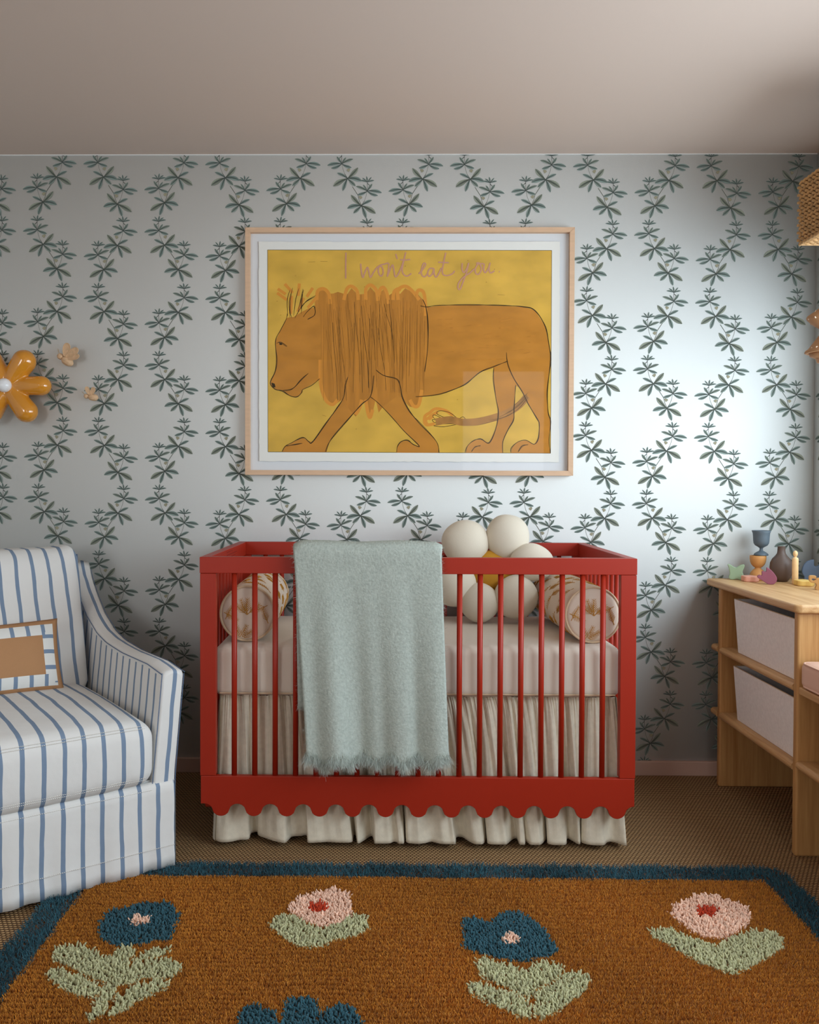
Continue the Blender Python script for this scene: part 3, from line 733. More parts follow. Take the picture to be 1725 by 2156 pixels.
# fringe clumps on the hem
Pf = []; Df = []; Lf = []
hemrow = np.array(front[-1])-np.array(tb.location)
for _ in range(30000):
    s = RNG.random(); cl_ = round(s*16+.35*math.sin(s*20))/16; s2 = s+(cl_-s)*.3
    k = min(max(s2, 0), 1)*(len(hemrow)-1); i = int(k); i = min(i, len(hemrow)-2); p = hemrow[i]*(1-(k-i))+hemrow[i+1]*(k-i)
    Pf.append(p+RNG.normal(0, .003, 3)+np.array((0, -.001, RNG.uniform(0, .022)))); e = (cl_-s)*1.4
    Df.append((e+RNG.normal(0, .22), -.12+RNG.normal(0, .2), -1)); Lf.append(.014+.022*(.5+.5*math.cos((s-cl_)*2*PI*16))*RNG.uniform(.5, 1.2))
hemu = np.array(under[-1])-np.array(tb.location)
for _ in range(2500):
    k = RNG.random()*(len(hemu)-1.01); i = int(k); p = hemu[i]*(1-(k-i))+hemu[i+1]*(k-i)
    Pf.append(p+RNG.normal(0, .002, 3)+np.array((0, 0, .006))); Df.append((RNG.normal(0, .3), RNG.normal(0, .2), -1)); Lf.append(RNG.uniform(.006, .016))
Pf, Df, Lf = np.array(Pf), np.array(Df), np.array(Lf)
C = base*RNG.normal(1.03, .16, (len(Pf), 1)).clip(.5, 1.5)
V, Q, CC = yarns(Pf, Df, Lf, RNG.uniform(.00022, .00042, len(Pf)), C.clip(0, 1)*np.ones((1, 3)), sides=2, segs=3, bend=.6)
np_mesh('fringe', V, Q, [M['mohair']], tb, colp=CC)['kind'] = 'stuff'

# ------------------------------------------------------------------ framed picture
YP = YB-.036
p00 = at(516.5, 478.8, y=YP); p11 = at(1207, 1001.5, y=YP)
FX0, FX1, FZ1, FZ0 = p00.x, p11.x, p00.z, p11.z
pic = thing('framed_print', 'large framed print of a walking orange lion on yellow with pink handwriting above the crib', 'picture', ((FX0+FX1)/2, YB-.001, FZ0))
pl = pic.location
def fpt(zx, zy, y):
    "drawing coordinates to the picture plane"
    return (FX0+(zx-41.5)/1628*(FX1-FX0)-pl.x, y-pl.y, FZ1-(zy-44.5)/1235*(FZ1-FZ0)-pl.z)
mm = (FX1-FX0)/1628
fr = MB(); fw = .0185
a0, a1, c0, c1 = FX0-pl.x, FX1-pl.x, FZ0-pl.z, FZ1-pl.z
for poly in ([(a0, c0), (a1, c0), (a1-fw, c0+fw), (a0+fw, c0+fw)], [(a1, c0), (a1, c1), (a1-fw, c1-fw), (a1-fw, c0+fw)], [(a1, c1), (a0, c1), (a0+fw, c1-fw), (a1-fw, c1-fw)], [(a0, c1), (a0, c0), (a0+fw, c0+fw), (a0+fw, c1-fw)]):
    fr.prism(poly, (0, -.035, 0), (1, 0, 0), (0, 0, 1), (0, 1, 0), .034)
mod_bevel(fr.build('frame', M['ash'], pic, fix=False), .0003, 1)
yb = YB-.012
q = lambda x0, y0_, x1, y1_, y: [fpt(x0, y0_, y), fpt(x1, y0_, y), fpt(x1, y1_, y), fpt(x0, y1_, y)]
bx0 = fpt(60, 1262, yb); bx1 = fpt(1652, 62, yb)
MB().box(bx0[0], bx1[0], yb-pl.y, yb-pl.y+.004, bx0[2], bx1[2]).build('mount_board', M['mount'], pic)
rp = random.Random(4); dk = []
def deckle(xa_, ya_, xb_, yb_, n):
    return [(xa_+(xb_-xa_)*i/n+(rp.uniform(-1.6, 1.6) if ya_ != yb_ else 0), ya_+(yb_-ya_)*i/n+(rp.uniform(-1.6, 1.6) if xa_ != xb_ else 0)) for i in range(n)]
dk = deckle(105, 109, 1602, 109, 60)+deckle(1602, 109, 1604, 1211, 44)+deckle(1604, 1211, 108, 1211, 60)+deckle(108, 1211, 105, 109, 44)
yp = yb-.004
art = MB()
art.prism([fpt(x, y, 0)[::2] for x, y in dk], (0, yp-pl.y-.0012, 0), (1, 0, 0), (0, 0, 1), (0, 1, 0), .0012, 0)
LAY = [yp-pl.y-.0012]
def layer(d=.00004): LAY[0] -= d; return LAY[0]
def fill(pts, mi, y=None):
    y = layer() if y is None else y
    P = [fpt(x, z, 0) for x, z in pts]; tri = geometry.tessellate_polygon([[Vector((p[0], p[2], 0)) for p in P]])
    art.add([(p[0], y, p[2]) for p in P], [tuple(t) for t in tri], mi)
def stroke(pts, w, mi, y=None, sm_=5, closed=False, taper=False, double=False):
    y = layer(.000002) if y is None else y
    P = smooth_pts(pts, sm_, closed) if sm_ > 1 else [np.array(p, float) for p in pts]
    if closed: P.append(P[0])
    L_, R_ = [], []
    for i, p in enumerate(P):
        t = P[min(i+1, len(P)-1)]-P[max(i-1, 0)]; t = t/(np.linalg.norm(t)+1e-9); nn = np.array((-t[1], t[0]))
        ww = w/2*(1 if not taper else (.35+.65*math.sin(PI*min(1, max(0, i/(len(P)-1))))))
        L_.append(p+nn*ww); R_.append(p-nn*ww)
    vs = []
    for l, r_ in zip(L_, R_):
        a = fpt(l[0], l[1], 0); b = fpt(r_[0], r_[1], 0); vs += [(a[0], y, a[2]), (b[0], y, b[2])]; y -= 3e-6
    art.add(vs, [(2*i, 2*i+1, 2*i+3, 2*i+2) for i in range(len(P)-1)], mi)
    if double:
        stroke([(x+rp.uniform(-4, 4), z+rp.uniform(-4, 4)) for x, z in pts], w*.55, mi)
fill([(149, 150), (1561, 153), (1562, 1167), (152, 1164)], 1)
for a, b in (((149, 150), (1561, 153)), ((1561, 153), (1562, 1167)), ((149, 150), (152, 1164)), ((152, 1164), (1562, 1167))): stroke([a, b], 2.2, 5, sm_=1)
for _ in range(46):
    x, z = rp.uniform(170, 1540), rp.uniform(165, 1150); an = rp.uniform(-.3, .3); l = rp.choice([3, 3, 4, 20, 35]); stroke([(x, z), (x+l*math.cos(an), z+l*math.sin(an))], 1.3 if l > 5 else 3, 6, sm_=1)
body = [(245,490),(215,550),(190,605),(194,700),(187,760),(168,800),(165,825),(190,850),(225,855),(260,880),(295,888),(318,868),(326,850),(405,803),(412,850),(440,905),(480,930),(520,902),(505,932),(440,1020),(375,1110),(355,1110),(325,1090),(270,1120),(240,1135),(222,1164),(445,1164),(457,1120),(482,1080),(560,990),(620,925),(665,880),(700,915),(760,975),(830,1055),(905,1132),(880,1125),(850,1105),(820,1110),(800,1135),(795,1166),(1005,1166),(1003,1130),(980,1092),(910,1020),(862,960),(838,915),(860,935),(890,940),(912,920),(915,885),(1000,875),(1080,850),(1140,820),(1210,762),(1277,738),(1274,800),(1290,900),(1300,960),(1290,1040),(1255,1115),(1215,1095),(1180,1105),(1150,1130),(1140,1166),(1325,1166),(1325,1110),(1350,1050),(1378,1000),(1378,940),(1386,830),(1400,835),(1420,862),(1450,920),(1490,990),(1505,1020),(1500,1090),(1480,1122),(1440,1102),(1400,1110),(1370,1140),(1365,1166),(1560,1166),(1555,1100),(1560,1010),(1548,960),(1545,850),(1558,700),(1550,620),(1530,530),(1480,452),(1420,434),(1300,430),(1150,424),(1000,430),(950,436),(925,400),(890,385),(840,380),(780,385),(700,375),(620,385),(560,370),(480,368),(420,372),(385,410),(385,440),(355,442),(320,460),(280,485)]
fill(body, 2)
mane = [(398,372),(410,352),(432,345),(465,372),(500,360),(545,374),(568,342),(600,374),(640,368),(662,337),(695,374),(728,348),(755,377),(785,357),(810,370),(835,342),(875,364),(900,374),(925,400),(948,480),(950,600),(940,720),(928,830),(912,920),(890,940),(862,935),(845,900),(800,880),(730,930),(705,965),(690,900),(676,960),(660,995),(645,960),(630,900),(610,960),(590,985),(560,950),(520,902),(480,930),(440,905),(412,850),(410,760),(418,640),(412,500)]
fill(mane, 3)
for pts in ([(395,400),(400,355),(430,345),(455,370),(462,420)], [(530,400),(545,345),(568,332),(595,355),(602,400)], [(640,400),(640,345),(662,326),(690,350),(700,405)], [(700,400),(710,350),(728,338),(745,370),(752,420)], [(775,400),(780,360),(800,345),(815,350)], [(800,400),(800,350),(835,332),(870,355),(905,400)], [(890,380),(900,352),(925,360),(935,410),(938,480)], [(412,700),(415,820),(440,900),(475,925),(500,900)], [(640,900),(650,960),(662,990),(675,950)], [(590,975),(610,940),(620,900)], [(860,900),(880,932),(905,925),(920,850)]):
    stroke(pts, 17, 4, sm_=6)
for a, b in (((235,320),(275,365)), ((200,345),(240,372)), ((197,365),(245,400)), ((308,318),(302,380)), ((375,340),(345,385)), ((270,380),(265,470)), ((330,390),(300,460)), ((400,380),(350,440))): stroke([a, b], 15, 4, sm_=1)
# tail and tuft
for pts in ([(1075,980),(1040,955),(990,945),(960,965),(935,985),(940,1025),(985,1020)], [(975,985),(940,1000),(950,1030)], [(1000,960),(960,985),(965,1000)]): stroke(pts, 15, 4, sm_=6)
tail = [(1445,880),(1400,930),(1340,968),(1260,995),(1190,1010),(1120,1012),(1060,1000),(990,1012)]
stroke(tail, 36, 7, sm_=6)
for dy in (-17, -9, -3, 4, 11, 17): stroke([(x+rp.uniform(-3, 3), z+dy+rp.uniform(-3, 3)) for x, z in tail], 1.5, 5)
for pts in ([(1105,1000),(1060,965),(1010,955),(995,970),(1040,990),(1100,1000)], [(1090,1005),(1030,995),(980,975),(985,995),(1050,1010)], [(1090,1010),(1020,1005),(972,1000),(1000,1020),(1080,1018)], [(1090,1015),(1020,1022),(980,1030),(1030,1035),(1100,1022)], [(1100,1000),(1125,985),(1140,1000)]): stroke(pts, 2.6, 5)
# fine mane pencil lines
for i in range(115):
    x = rp.uniform(405, 935); top = rp.uniform(370, 560); bot = min(rp.uniform(top+160, top+480), 925 - (60 if x > 560 else 20)); lean = rp.uniform(-8, 46)*(.9 if x < 800 else -.2)
    stroke([(x, top), (x+lean*.3, top+(bot-top)*.33), (x+lean*.8, top+(bot-top)*.66), (min(x+lean, 945), bot)], rp.choice([.9, 1.2, 1.7]), rp.choice([5, 6, 6, 6, 6, 6]), sm_=3)
for i in range(26):
    x = rp.uniform(960, 1480); z = rp.uniform(470, 700); stroke([(x, z), (x+rp.uniform(40, 90), z-rp.uniform(0, 14))], 6, 3, sm_=1)
# outlines
K = 3.6
for pts in ([(250,470),(243,495),(215,550),(190,605),(194,700),(187,760),(168,800),(165,825),(190,850),(225,856),(260,880),(295,888),(318,868),(326,850),(370,828),(412,795)],
            [(228,853),(275,845),(320,800),(350,772)], [(195,618),(215,612),(248,632)], [(328,486),(345,462),(378,433),(388,458),(380,480),(350,495)],
            [(552,785),(540,830),(530,888),(500,940),(440,1020),(375,1112),(355,1110),(325,1090),(270,1118),(238,1135),(222,1162)],
            [(678,780),(665,880),(620,925),(560,990),(482,1080),(457,1120),(443,1162)], [(665,885),(700,915),(760,975),(830,1055),(908,1132),(880,1125),(850,1105),(820,1110),(800,1135),(795,1164)],
            [(692,750),(730,778),(795,795),(812,830),(825,890),(862,960),(910,1020),(980,1092),(1003,1130),(1005,1164)],
            [(912,428),(945,434),(1000,428),(1150,423),(1300,428),(1420,433),(1480,452),(1530,530),(1550,620),(1558,700),(1545,850),(1548,960),(1560,1010),(1555,1100),(1560,1164)],
            [(892,887),(1000,875),(1080,848),(1140,818),(1210,762),(1277,735),(1345,705)], [(1340,662),(1345,720),(1375,790),(1420,862),(1450,920),(1490,990),(1505,1020),(1500,1090),(1480,1122),(1440,1102),(1400,1110),(1370,1140),(1365,1164)],
            [(1277,738),(1274,800),(1290,900),(1300,960),(1290,1040),(1255,1115),(1215,1095),(1180,1105),(1150,1130),(1140,1164)], [(1388,825),(1378,940),(1378,1000),(1350,1050),(1325,1110),(1325,1164)],
            [(245,1135),(290,1125),(325,1120)], [(1170,1160),(1185,1138),(1215,1128)], [(1400,1160),(1420,1130),(1450,1125)], [(925,400),(940,440),(950,520),(948,640),(935,760)]):
    stroke(pts, K, 5, double=True, taper=True)
for a, m_, b in (((250,480),(248,400),(262,350)), ((262,490),(258,410),(275,340)), ((280,480),(290,400),(306,342)), ((300,470),(315,400),(330,350)), ((318,470),(322,400),(326,345)), ((285,492),(330,420),(385,385)), ((318,440),(345,405),(390,378)), ((270,490),(262,450),(268,370)), ((320,455),(316,420),(322,360))): stroke([a, m_, b], 3, 5, taper=True)
fill([(168,815),(185,820),(190,838),(176,840)], 5); fill([(208,616),(222,616),(222,626),(210,626)], 5)
# handwriting
LAY[0] -= .0001
_l0 = layer
def layer(d=.00002): LAY[0] -= .00002; return LAY[0]
def c1p(l): return [((550+x/5.39-500)*2.363, (510+y/5.39-460)*2.363) for x, y in l]
def c3p(l): return [((850+x/4.662-500)*2.363, (510+y/4.662-460)*2.363) for x, y in l]
for l in ([(962,105),(960,250),(960,400)], [(1130,230),(1136,310),(1155,388),(1178,330),(1207,272),(1222,320),(1240,386),(1272,335),(1315,275),(1350,250)],
          [(1365,250),(1332,280),(1335,340),(1362,372),(1385,335),(1375,275),(1350,250),(1400,235),(1445,222)], [(1450,225),(1444,300),(1432,375),(1462,300),(1492,245),(1506,300),(1522,378),(1552,355),(1592,270),(1615,200)],
          [(1528,120),(1536,150),(1546,178)], [(1640,100),(1622,180),(1602,290),(1612,345),(1655,372),(1705,342)], [(1578,185),(1640,188),(1692,182)]): stroke(c1p(l), 7, 8, sm_=7)
for l in ([(148,300),(190,252),(216,205),(195,198),(176,255),(178,308),(206,328),(240,290)], [(292,245),(258,248),(236,288),(250,325),(284,295),(296,248),(300,300),(318,332),(348,290),(370,240)],
          [(412,92),(396,170),(380,262),(388,306),(430,316),(478,298),(500,270)], [(338,185),(390,188),(442,190)], [(574,195),(572,248),(590,286),(620,245),(637,192),(620,275),(590,360),(556,448),(534,440),(542,388),(590,330),(650,290),(692,250)],
          [(735,195),(706,238),(704,288),(732,304),(762,255),(742,195),(715,198),(785,200)], [(790,200),(784,258),(800,288),(830,245),(846,192),(836,250),(850,290),(890,270)], [(933,276),(941,280)]): stroke(c3p(l), 7, 8, sm_=7)
art.build('print', [M['paper'], M['art_yellow'], M['art_orange'], M['art_mane'], M['art_loop'], M['art_line'], M['art_thin'], M['art_tail'], M['art_pink']], pic, fix=False)
g0 = fpt(62, 1260, 0); g1 = fpt(1650, 64, 0)
MB().box(g0[0], g1[0], YP-pl.y+.008, YP-pl.y+.010, g0[2], g1[2]).build('glass', M['glass'], pic)

# ------------------------------------------------------------------ armchair
Fc = at(368, 1816, z=.02); Fl = at(0, 1916, z=.02)
TH = math.atan2(Fc.y-Fl.y, Fc.x-Fl.x)
ch = thing('armchair', 'blue and white striped slipcovered armchair in the left corner by the crib', 'armchair', (Fc.x, Fc.y, 0), TH)
CW, CD, AT = .82, .97, .072
def lean(x, z): return x + .034*max(0, (z-.25))/.36
def arm_prof(y):
    ks = [(0, .600), (.12, .612), (.345, .612), (.5, .622), (.6, .64), (.73, .688), (.84, .752), (.92, .81), (CD, .868)]
    for (a, za), (b, zb_) in zip(ks, ks[1:]):
        if y <= b:
            t = (y-a)/(b-a); return za+(zb_-za)*t
    return ks[-1][1]
def arm(side):
    "side 0: near the crib, side 1: far left"
    x0 = 0 if side == 0 else -CW+AT
    mb = MB(); P = []; ny = 44
    ring = []
    # cross-section ring: outer bottom, outer top (rounded), inner top, inner bottom
    def section(y, zt_, inset):
        pts = []; r_ = .014
        for z in (.02, .10, .2, .3, .4, .5): pts.append((x0-inset, min(z, zt_-.03)))
        pts += [(x0-inset, zt_-r_), (x0-inset-.005, zt_-.004), (x0-r_-inset, zt_), (x0-AT/2, zt_+.004), (x0-AT+r_+inset, zt_), (x0-AT+.005+inset, zt_-.004), (x0-AT+inset, zt_-r_)]
        for z in (.5, .4, .3, .2, .10, .02): pts.append((x0-AT+inset, min(z, zt_-.03)))
        sgn = 1 if side == 0 else -1
        return [(lean(x, z) if side == 0 else x-(lean(0, z)), y, z) for x, z in pts]
    secs = [(-.0, .010), (.004, .003), (.012, .0)]+[(.012+(CD-.02)*i/ny, 0) for i in range(1, ny+1)]
    for y, ins in secs: P.append(section(y, arm_prof(y)-ins*.8, ins))
    n = len(P[0]); mb.grid(P)
    # material: sides use y stripes, top and front x stripes
    mi = []
    for i in range(len(P)-1):
        for j in range(n-1):
            mi.append(0 if 6 <= j <= 11 else 1)
    mb.m = mi
    c = [Vector(p) for p in P[0]]; mb.add(c, [tuple(range(n))], 0)
    c = [Vector(p) for p in P[-1]]; mb.add(c, [tuple(range(n))], 1)
    return mb.build('arm', [M['stripe_arm'], M['stripe_y']], ch, smooth=True)
for s_ in (0, 1):
    o = arm(s_)
    o.data.polygons.foreach_set('use_smooth', [True]*(len(o.data.polygons)-2)+[False]*2)
# cord seams on the near arm
mb = MB()
ys = [.002]+[.03+(CD-.06)*i/30 for i in range(31)]
mb.tube([(lean(-AT, arm_prof(y))+.000, y, arm_prof(y)-.006) for y in ys], .0014, 6)
mb.tube([(lean(-AT, z)+.001, .002, z) for z in (.27, .4, .5, .598)], .0014, 6)
mb.tube([(lean(0, arm_prof(y))+.000, y, arm_prof(y)-.006) for y in ys], .0013, 6)
mb.tube([(lean(0, z)-.001, .002, z) for z in (.02, .2, .3, .4, .5, .59)], .0013, 6)
mb.build('seam_cord', M['seam_blue'], ch)
# skirted front panel with soft vertical folds
P = []
for i, z in enumerate((.018, .05, .082, .12, .18, .24, .262, .275)):
    row = []
    for j in range(121):
        x = -CW+AT*.0 + (CW-.004)*j/120; t = 1-(z-.018)/.257
        y = -.004 - .004*math.sin(x*38+1.2)*t - .003*math.sin(x*91)*t**1.5 - (.004 if z < .08 else 0) + (0.012 if z > .265 else 0)
        row.append((x, y, z))
    P.append(row)
o = MB().grid(P).build('skirt_panel', M['stripe_x'], ch, smooth=True); sm_ = o.modifiers.new('s', 'SOLIDIFY'); sm_.thickness = .004; sm_.offset = 1
MB().grid([[(.0035+.003*math.sin(y*30), y, z) for y in [i*CD/60 for i in range(61)]] for z in (.018, .10, .2, .27)]).build('side_skirt', M['stripe_y'], ch, smooth=True)
st = MB()
def stitches(p, q, n, r_=.0011, gap=.45):
    p, q = Vector(p), Vector(q)
    for i in range(n):
        a = p+(q-p)*(i/n); b = p+(q-p)*((i+1-gap)/n); st.tube([a, b], r_, 4)
stitches((-CW+.01, -.0135, .082), (-.004, -.0135, .082), 150)
# seat cushion
sx0, sx1 = -CW+AT+.002, -AT+.004
me = rounded_box(sx0, sx1, -.022, .70, .278, .462, .042, puff=.034, dens=26)
for v in me.vertices:
    x, y, z = v.co
    if y < .05: v.co.y -= .006*math.sin((z-.278)/.184*PI) + .0015*math.sin(x*70+z*15)
    if z > .4: v.co.z -= .03*max(0, (x-sx1+.1)/.1)*.25
me.materials.append(M['stripe_x']); link('seat_cushion', me, ch, smooth=True)
stitches((sx0+.05, -.021, .449), (sx1-.03, -.021, .449), 120); stitches((sx0+.05, -.0175, .456), (sx1-.03, -.0175, .456), 120)
stitches((sx0+.05, -.022, .303), (sx1-.03, -.022, .303), 120); stitches((sx0+.05, -.019, .296), (sx1-.03, -.019, .296), 120)
stitches((-CW+.01, -.0085, .258), (-AT, -.0085, .258), 130)
st.build('stitching', M['stitch'], ch)['kind'] = 'stuff'
# back frame and back cushion
P = []
for i in range(9):
    z = .02+(.865-.02)*i/8; t = max(0, (z-.3)/.565); yy = CD-.17+.085*t
    P.append([(-CW+.004, yy, z), (-AT+.01, yy, z), (-AT+.01, CD-.002, z), (-CW+.004, CD-.002, z)])
o = MB().grid(P, cv=True).add([P[-1][0], P[-1][1], P[-1][2], P[-1][3]], [(0, 1, 2, 3)]).build('back_frame', M['stripe_x'], ch); mod_bevel(o, .015, 3, 50)
me = rounded_box(sx0+.006, sx1+.006, -.085, .085, -.02, .475, .05, puff=0, dens=24)
for v in me.vertices:
    x, y, z = v.co; u_ = (x-(sx0+sx1)/2)/((sx1-sx0)/2); w_ = (z-.22)/.25
    k = max(0, (1-u_*u_))*max(0, 1-w_*w_*.8)
    y = y*(1+.34*k) if y < 0 else y
    if z > .4: z += .010*math.exp(-((abs(u_)-.93)/.08)**2)-.004*k
    y += .0025*math.sin(z*33+x*9)
    v.co = (x + .02*(z/.47), y+z*.40, z)
for v in me.vertices: v.co.y += .655; v.co.z += .452
me.materials.append(M['stripe_x']); link('back_cushion', me, ch, smooth=True)
mb = MB(); e = []
for z in [.01+.44*i/14 for i in range(15)]: e.append((sx1+.001+.02*z/.47+.0012*math.sin(z*90), .655-.050+z*.40-.0, z+.452))
mb.tube(e, .0024, 6); mb.build('cushion_piping', M['seam_blue'], ch, smooth=True)
MB().box(-CW+.05, -.05, .04, CD-.05, 0, .02).build('plinth', M['black'], ch)
MB().box(-CW+.03, -.03, .02, CD-.06, .02, .279).build('base', M['stripe_x'], ch)

# lumbar pillow
def chp(s, t, z): # chair coordinates to the room
    c, sn = math.cos(TH), math.sin(TH); return Vector((Fc.x+c*(-s)-sn*t, Fc.y+sn*(-s)+c*t, z))
pw, ph = .52, .245
pil = thing('lumbar_pillow', 'tan lumbar pillow framed by a blue striped band on the armchair seat', 'pillow', chp(.185+pw/2, .475, .474), TH)
P = []; nx, nz = 52, 26; mi = []
def pillow_side(sg):
    G = []
    for i in range(nz+1):
        row = []
        for j in range(nx+1):
            u_ = -1+2*j/nx; w_ = -1+2*i/nz
            k = (max(0, 1-abs(u_)**3.2)*max(0, 1-abs(w_)**2.6))**.55
            cx_ = u_*(pw/2)*(1-.035*(1-abs(w_)**2)*abs(u_)) ; cz_ = w_*(ph/2)*(1-.05*(1-u_*u_))
            row.append((cx_, sg*.058*k, cz_+ph/2))
        G.append(row)
    return G
mb = MB(); G1 = pillow_side(-1); G2 = pillow_side(1); mb.grid(G1); mb.grid(G2)
mm_ = []
for sgi in (0, 1):
    for i in range(nz):
        for j in range(nx):
            x = (-1+2*(j+.5)/nx)*pw/2; z = (-1+2*(i+.5)/nz)*ph/2
            dx_, dz_ = pw/2-abs(x), ph/2-abs(z)
            d_ = min(dx_, dz_)
            mm_.append(0 if d_ < .017 or d_ > .060 or sgi == 1 else (1 if dz_ < dx_ else 2))
mb.m = mm_
o = mb.build('cover', [M['tan_linen'], M['stripe_px'], M['stripe_pz']], pil, smooth=True, rot=(-.33, 0.0, 0))
P = []

# ------------------------------------------------------------------ shelf unit
DX0 = at(1673, 1700, y=2.72).x          # plane of the shelf unit front
dr = thing('toy_shelf_unit', 'oak shelf unit with a rounded top at the right wall beside the crib', 'shelf unit', ((DX0+XR)/2, 3.06, 0))
dl = dr.location
TZ = .795
def dpart(mb, name, m, **k):
    mb.v = [(v[0]-dl.x, v[1]-dl.y, v[2]) for v in mb.v]; return mb.build(name, m, dr, **k)
def rounded_rect(x0, x1, y0, y1, r, corners, n=8):
    pts = []
    for (cx_, cy_, a0_, key) in ((x1-r, y0+r, -90, 'x1y0'), (x1-r, y1-r, 0, 'x1y1'), (x0+r, y1-r, 90, 'x0y1'), (x0+r, y0+r, 180, 'x0y0')):
        if key in corners: pts += [(cx_+r*math.cos(math.radians(a0_+90*i/n)), cy_+r*math.sin(math.radians(a0_+90*i/n))) for i in range(n+1)]
        else: pts.append({'x1y0': (x1, y0), 'x1y1': (x1, y1), 'x0y1': (x0, y1), 'x0y0': (x0, y0)}[key])
    return pts
TX0 = at(1492, 1224, y=3.42).x
o = dpart(MB().prism(rounded_rect(TX0, XR-.016, 2.685, YB-.016, .022, ('x0y0', 'x0y1')), (0, 0, TZ-.027), (1, 0, 0), (0, 1, 0), (0, 0, 1), .027), 'top_board', M['oak']); mod_bevel(o, .008, 4, 40)
PY = [(2.71, 2.738), (3.335, 3.363)]
for a, b in PY: mod_bevel(dpart(MB().box(DX0, XR-.018, a, b, 0, TZ-.0272), 'side_panel', M['oak_z']), .007, 4)
z1s = at(1524, 1363, y=3.335).z; z2s = at(1524, 1500, y=3.335).z
for zz in (z1s, z2s):
    mb = MB(); n = 10
    prof = [(DX0-.014+.013-.013*math.cos(a), zz-.013+.013*math.sin(a)) for a in [PI/2-PI*i/n for i in range(n+1)]]
    prof = [(DX0+.009-.013*math.cos(PI*i/n-PI/2), zz-.013-.013*math.sin(PI*i/n-PI/2)) for i in range(n+1)]
    poly = [(p[0], p[1]) for p in prof]+[(XR-.02, zz-.026), (XR-.02, zz)]
    poly = [(p[0], p[1]) for p in prof[::-1]]
    poly = [(XR-.02, zz)]+sorted(prof, key=lambda p: -p[1])+[(XR-.02, zz-.026)]
    o = dpart(mb.prism(poly, (0, 2.7385, 0), (1, 0, 0), (0, 0, 1), (0, 1, 0), .596), 'shelf', M['oak'])
    dpart(MB().prism(poly, (0, 3.3635, 0), (1, 0, 0), (0, 0, 1), (0, 1, 0), .055), 'shelf_end', M['oak'])
dpart(MB().box(XR-.022, XR-.016, 2.74, 3.34, .2, TZ-.03), 'back_panel', M['oak_z'])
def basket(name, label, x0, x1, ya, yb_, z0, z1, grp):
    root = thing(name, label, 'basket', ((x0+x1)/2, (ya+yb_)/2, z0), 0, grp)
    hx, hy, h = (x1-x0)/2, (yb_-ya)/2, z1-z0; ins = .012; t_ = .005
    mb = MB()
    def ring(e, z): return [(-hx+e, -hy+e, z), (hx-e, -hy+e, z), (hx-e, hy-e, z), (-hx+e, hy-e, z)]
    mb.grid([ring(ins, 0), ring(0, h), ring(t_, h), ring(ins+t_, t_)], cv=True); k = len(mb.v)
    mb.add(ring(ins, 0), [(0, 1, 2, 3)]); mb.add(ring(ins+t_, t_), [(3, 2, 1, 0)])
    mod_bevel(mb.build('body', M['felt'], root), .003, 2)
    mb = MB(); mb.tube([(p[0], p[1], p[2]) for p in [(-hx+.001, -hy+.004, h), (hx-.004, -hy+.004, h), (hx-.004, hy-.004, h), (-hx+.001, hy-.004, h)]], .0016, 6, closed=True); mb.build('rim_seam', M['string'], root)
    return root
bz0 = at(1563, 1372, y=3.20).z; bz1 = at(1554, 1262, y=3.22).z
by1 = 3.24
basket('felt_basket', 'off-white felt basket on the upper shelf of the oak unit', DX0+.012, XR-.05, 2.752, by1, z1s+.0005, bz1, 'felt baskets')
bz3 = at(1562, 1404, y=3.22).z
basket('felt_basket', 'off-white felt basket on the lower shelf of the oak unit', DX0+.012, XR-.05, 2.752, by1, z2s+.0005, bz3, 'felt baskets')

# bench
bn = thing('storage_bench', 'low oak bench with a shelf, at the right edge in front of the oak unit', 'bench', ((DX0+XR)/2, 2.35, 0))
bl = bn.location
def bpart(mb, name, m, **k):
    mb.v = [(v[0]-bl.x, v[1]-bl.y, v[2]) for v in mb.v]; return mb.build(name, m, bn, **k)
bzt = at(1686, 1449, y=2.69).z
mod_bevel(bpart(MB().box(DX0+.004, XR-.018, 1.99, 2.7095, bzt-.024, bzt), 'seat_board', M['oak']), .004, 3)
for a in (1.99,): mod_bevel(bpart(MB().box(DX0+.012, XR-.02, a, a+.026, 0, bzt-.0245), 'side_panel', M['oak_z']), .006, 4)
bsz = at(1694, 1614, y=2.66).z
prof = [(DX0+.01-.013*math.cos(PI*i/10-PI/2), bsz-.013-.013*math.sin(PI*i/10-PI/2)) for i in range(11)]
poly = [(XR-.02, bsz)]+sorted(prof, key=lambda p: -p[1])+[(XR-.02, bsz-.026)]
bpart(MB().prism(poly, (0, 2.0165, 0), (1, 0, 0), (0, 0, 1), (0, 1, 0), .693), 'shelf', M['oak'])
basket('felt_basket', 'off-white felt basket on the shelf of the low bench, under the pink cushion', DX0+.022, XR-.05, 2.04, 2.60, bsz+.0005, bzt-.045, 'felt baskets')
cu = thing('bench_cushion', 'pale pink piped seat cushion on the low oak bench', 'cushion', ((DX0+XR)/2, 2.345, bzt+.0008))
hx = (XR-.02-DX0+.012)/2
me = rounded_box(-hx-.004, hx-.004, -.355, .352, 0, .082, .020, puff=.008, dens=16); me.materials.append(M['pink_cushion']); 
for v in me.vertices: v.co.z = max(v.co.z, 0)
link('cover', me, cu, smooth=True)
mb = MB()
for zz in (.078, .008):
    rr_ = rounded_rect(-hx-.002, hx-.008, -.352, .349, .03, ('x0y0', 'x0y1', 'x1y0', 'x1y1'), 6); mb.tube([(p[0], p[1], zz) for p in rr_], .003, 6, closed=True)
mb.build('piping', M['pink_cushion'], cu, smooth=True)

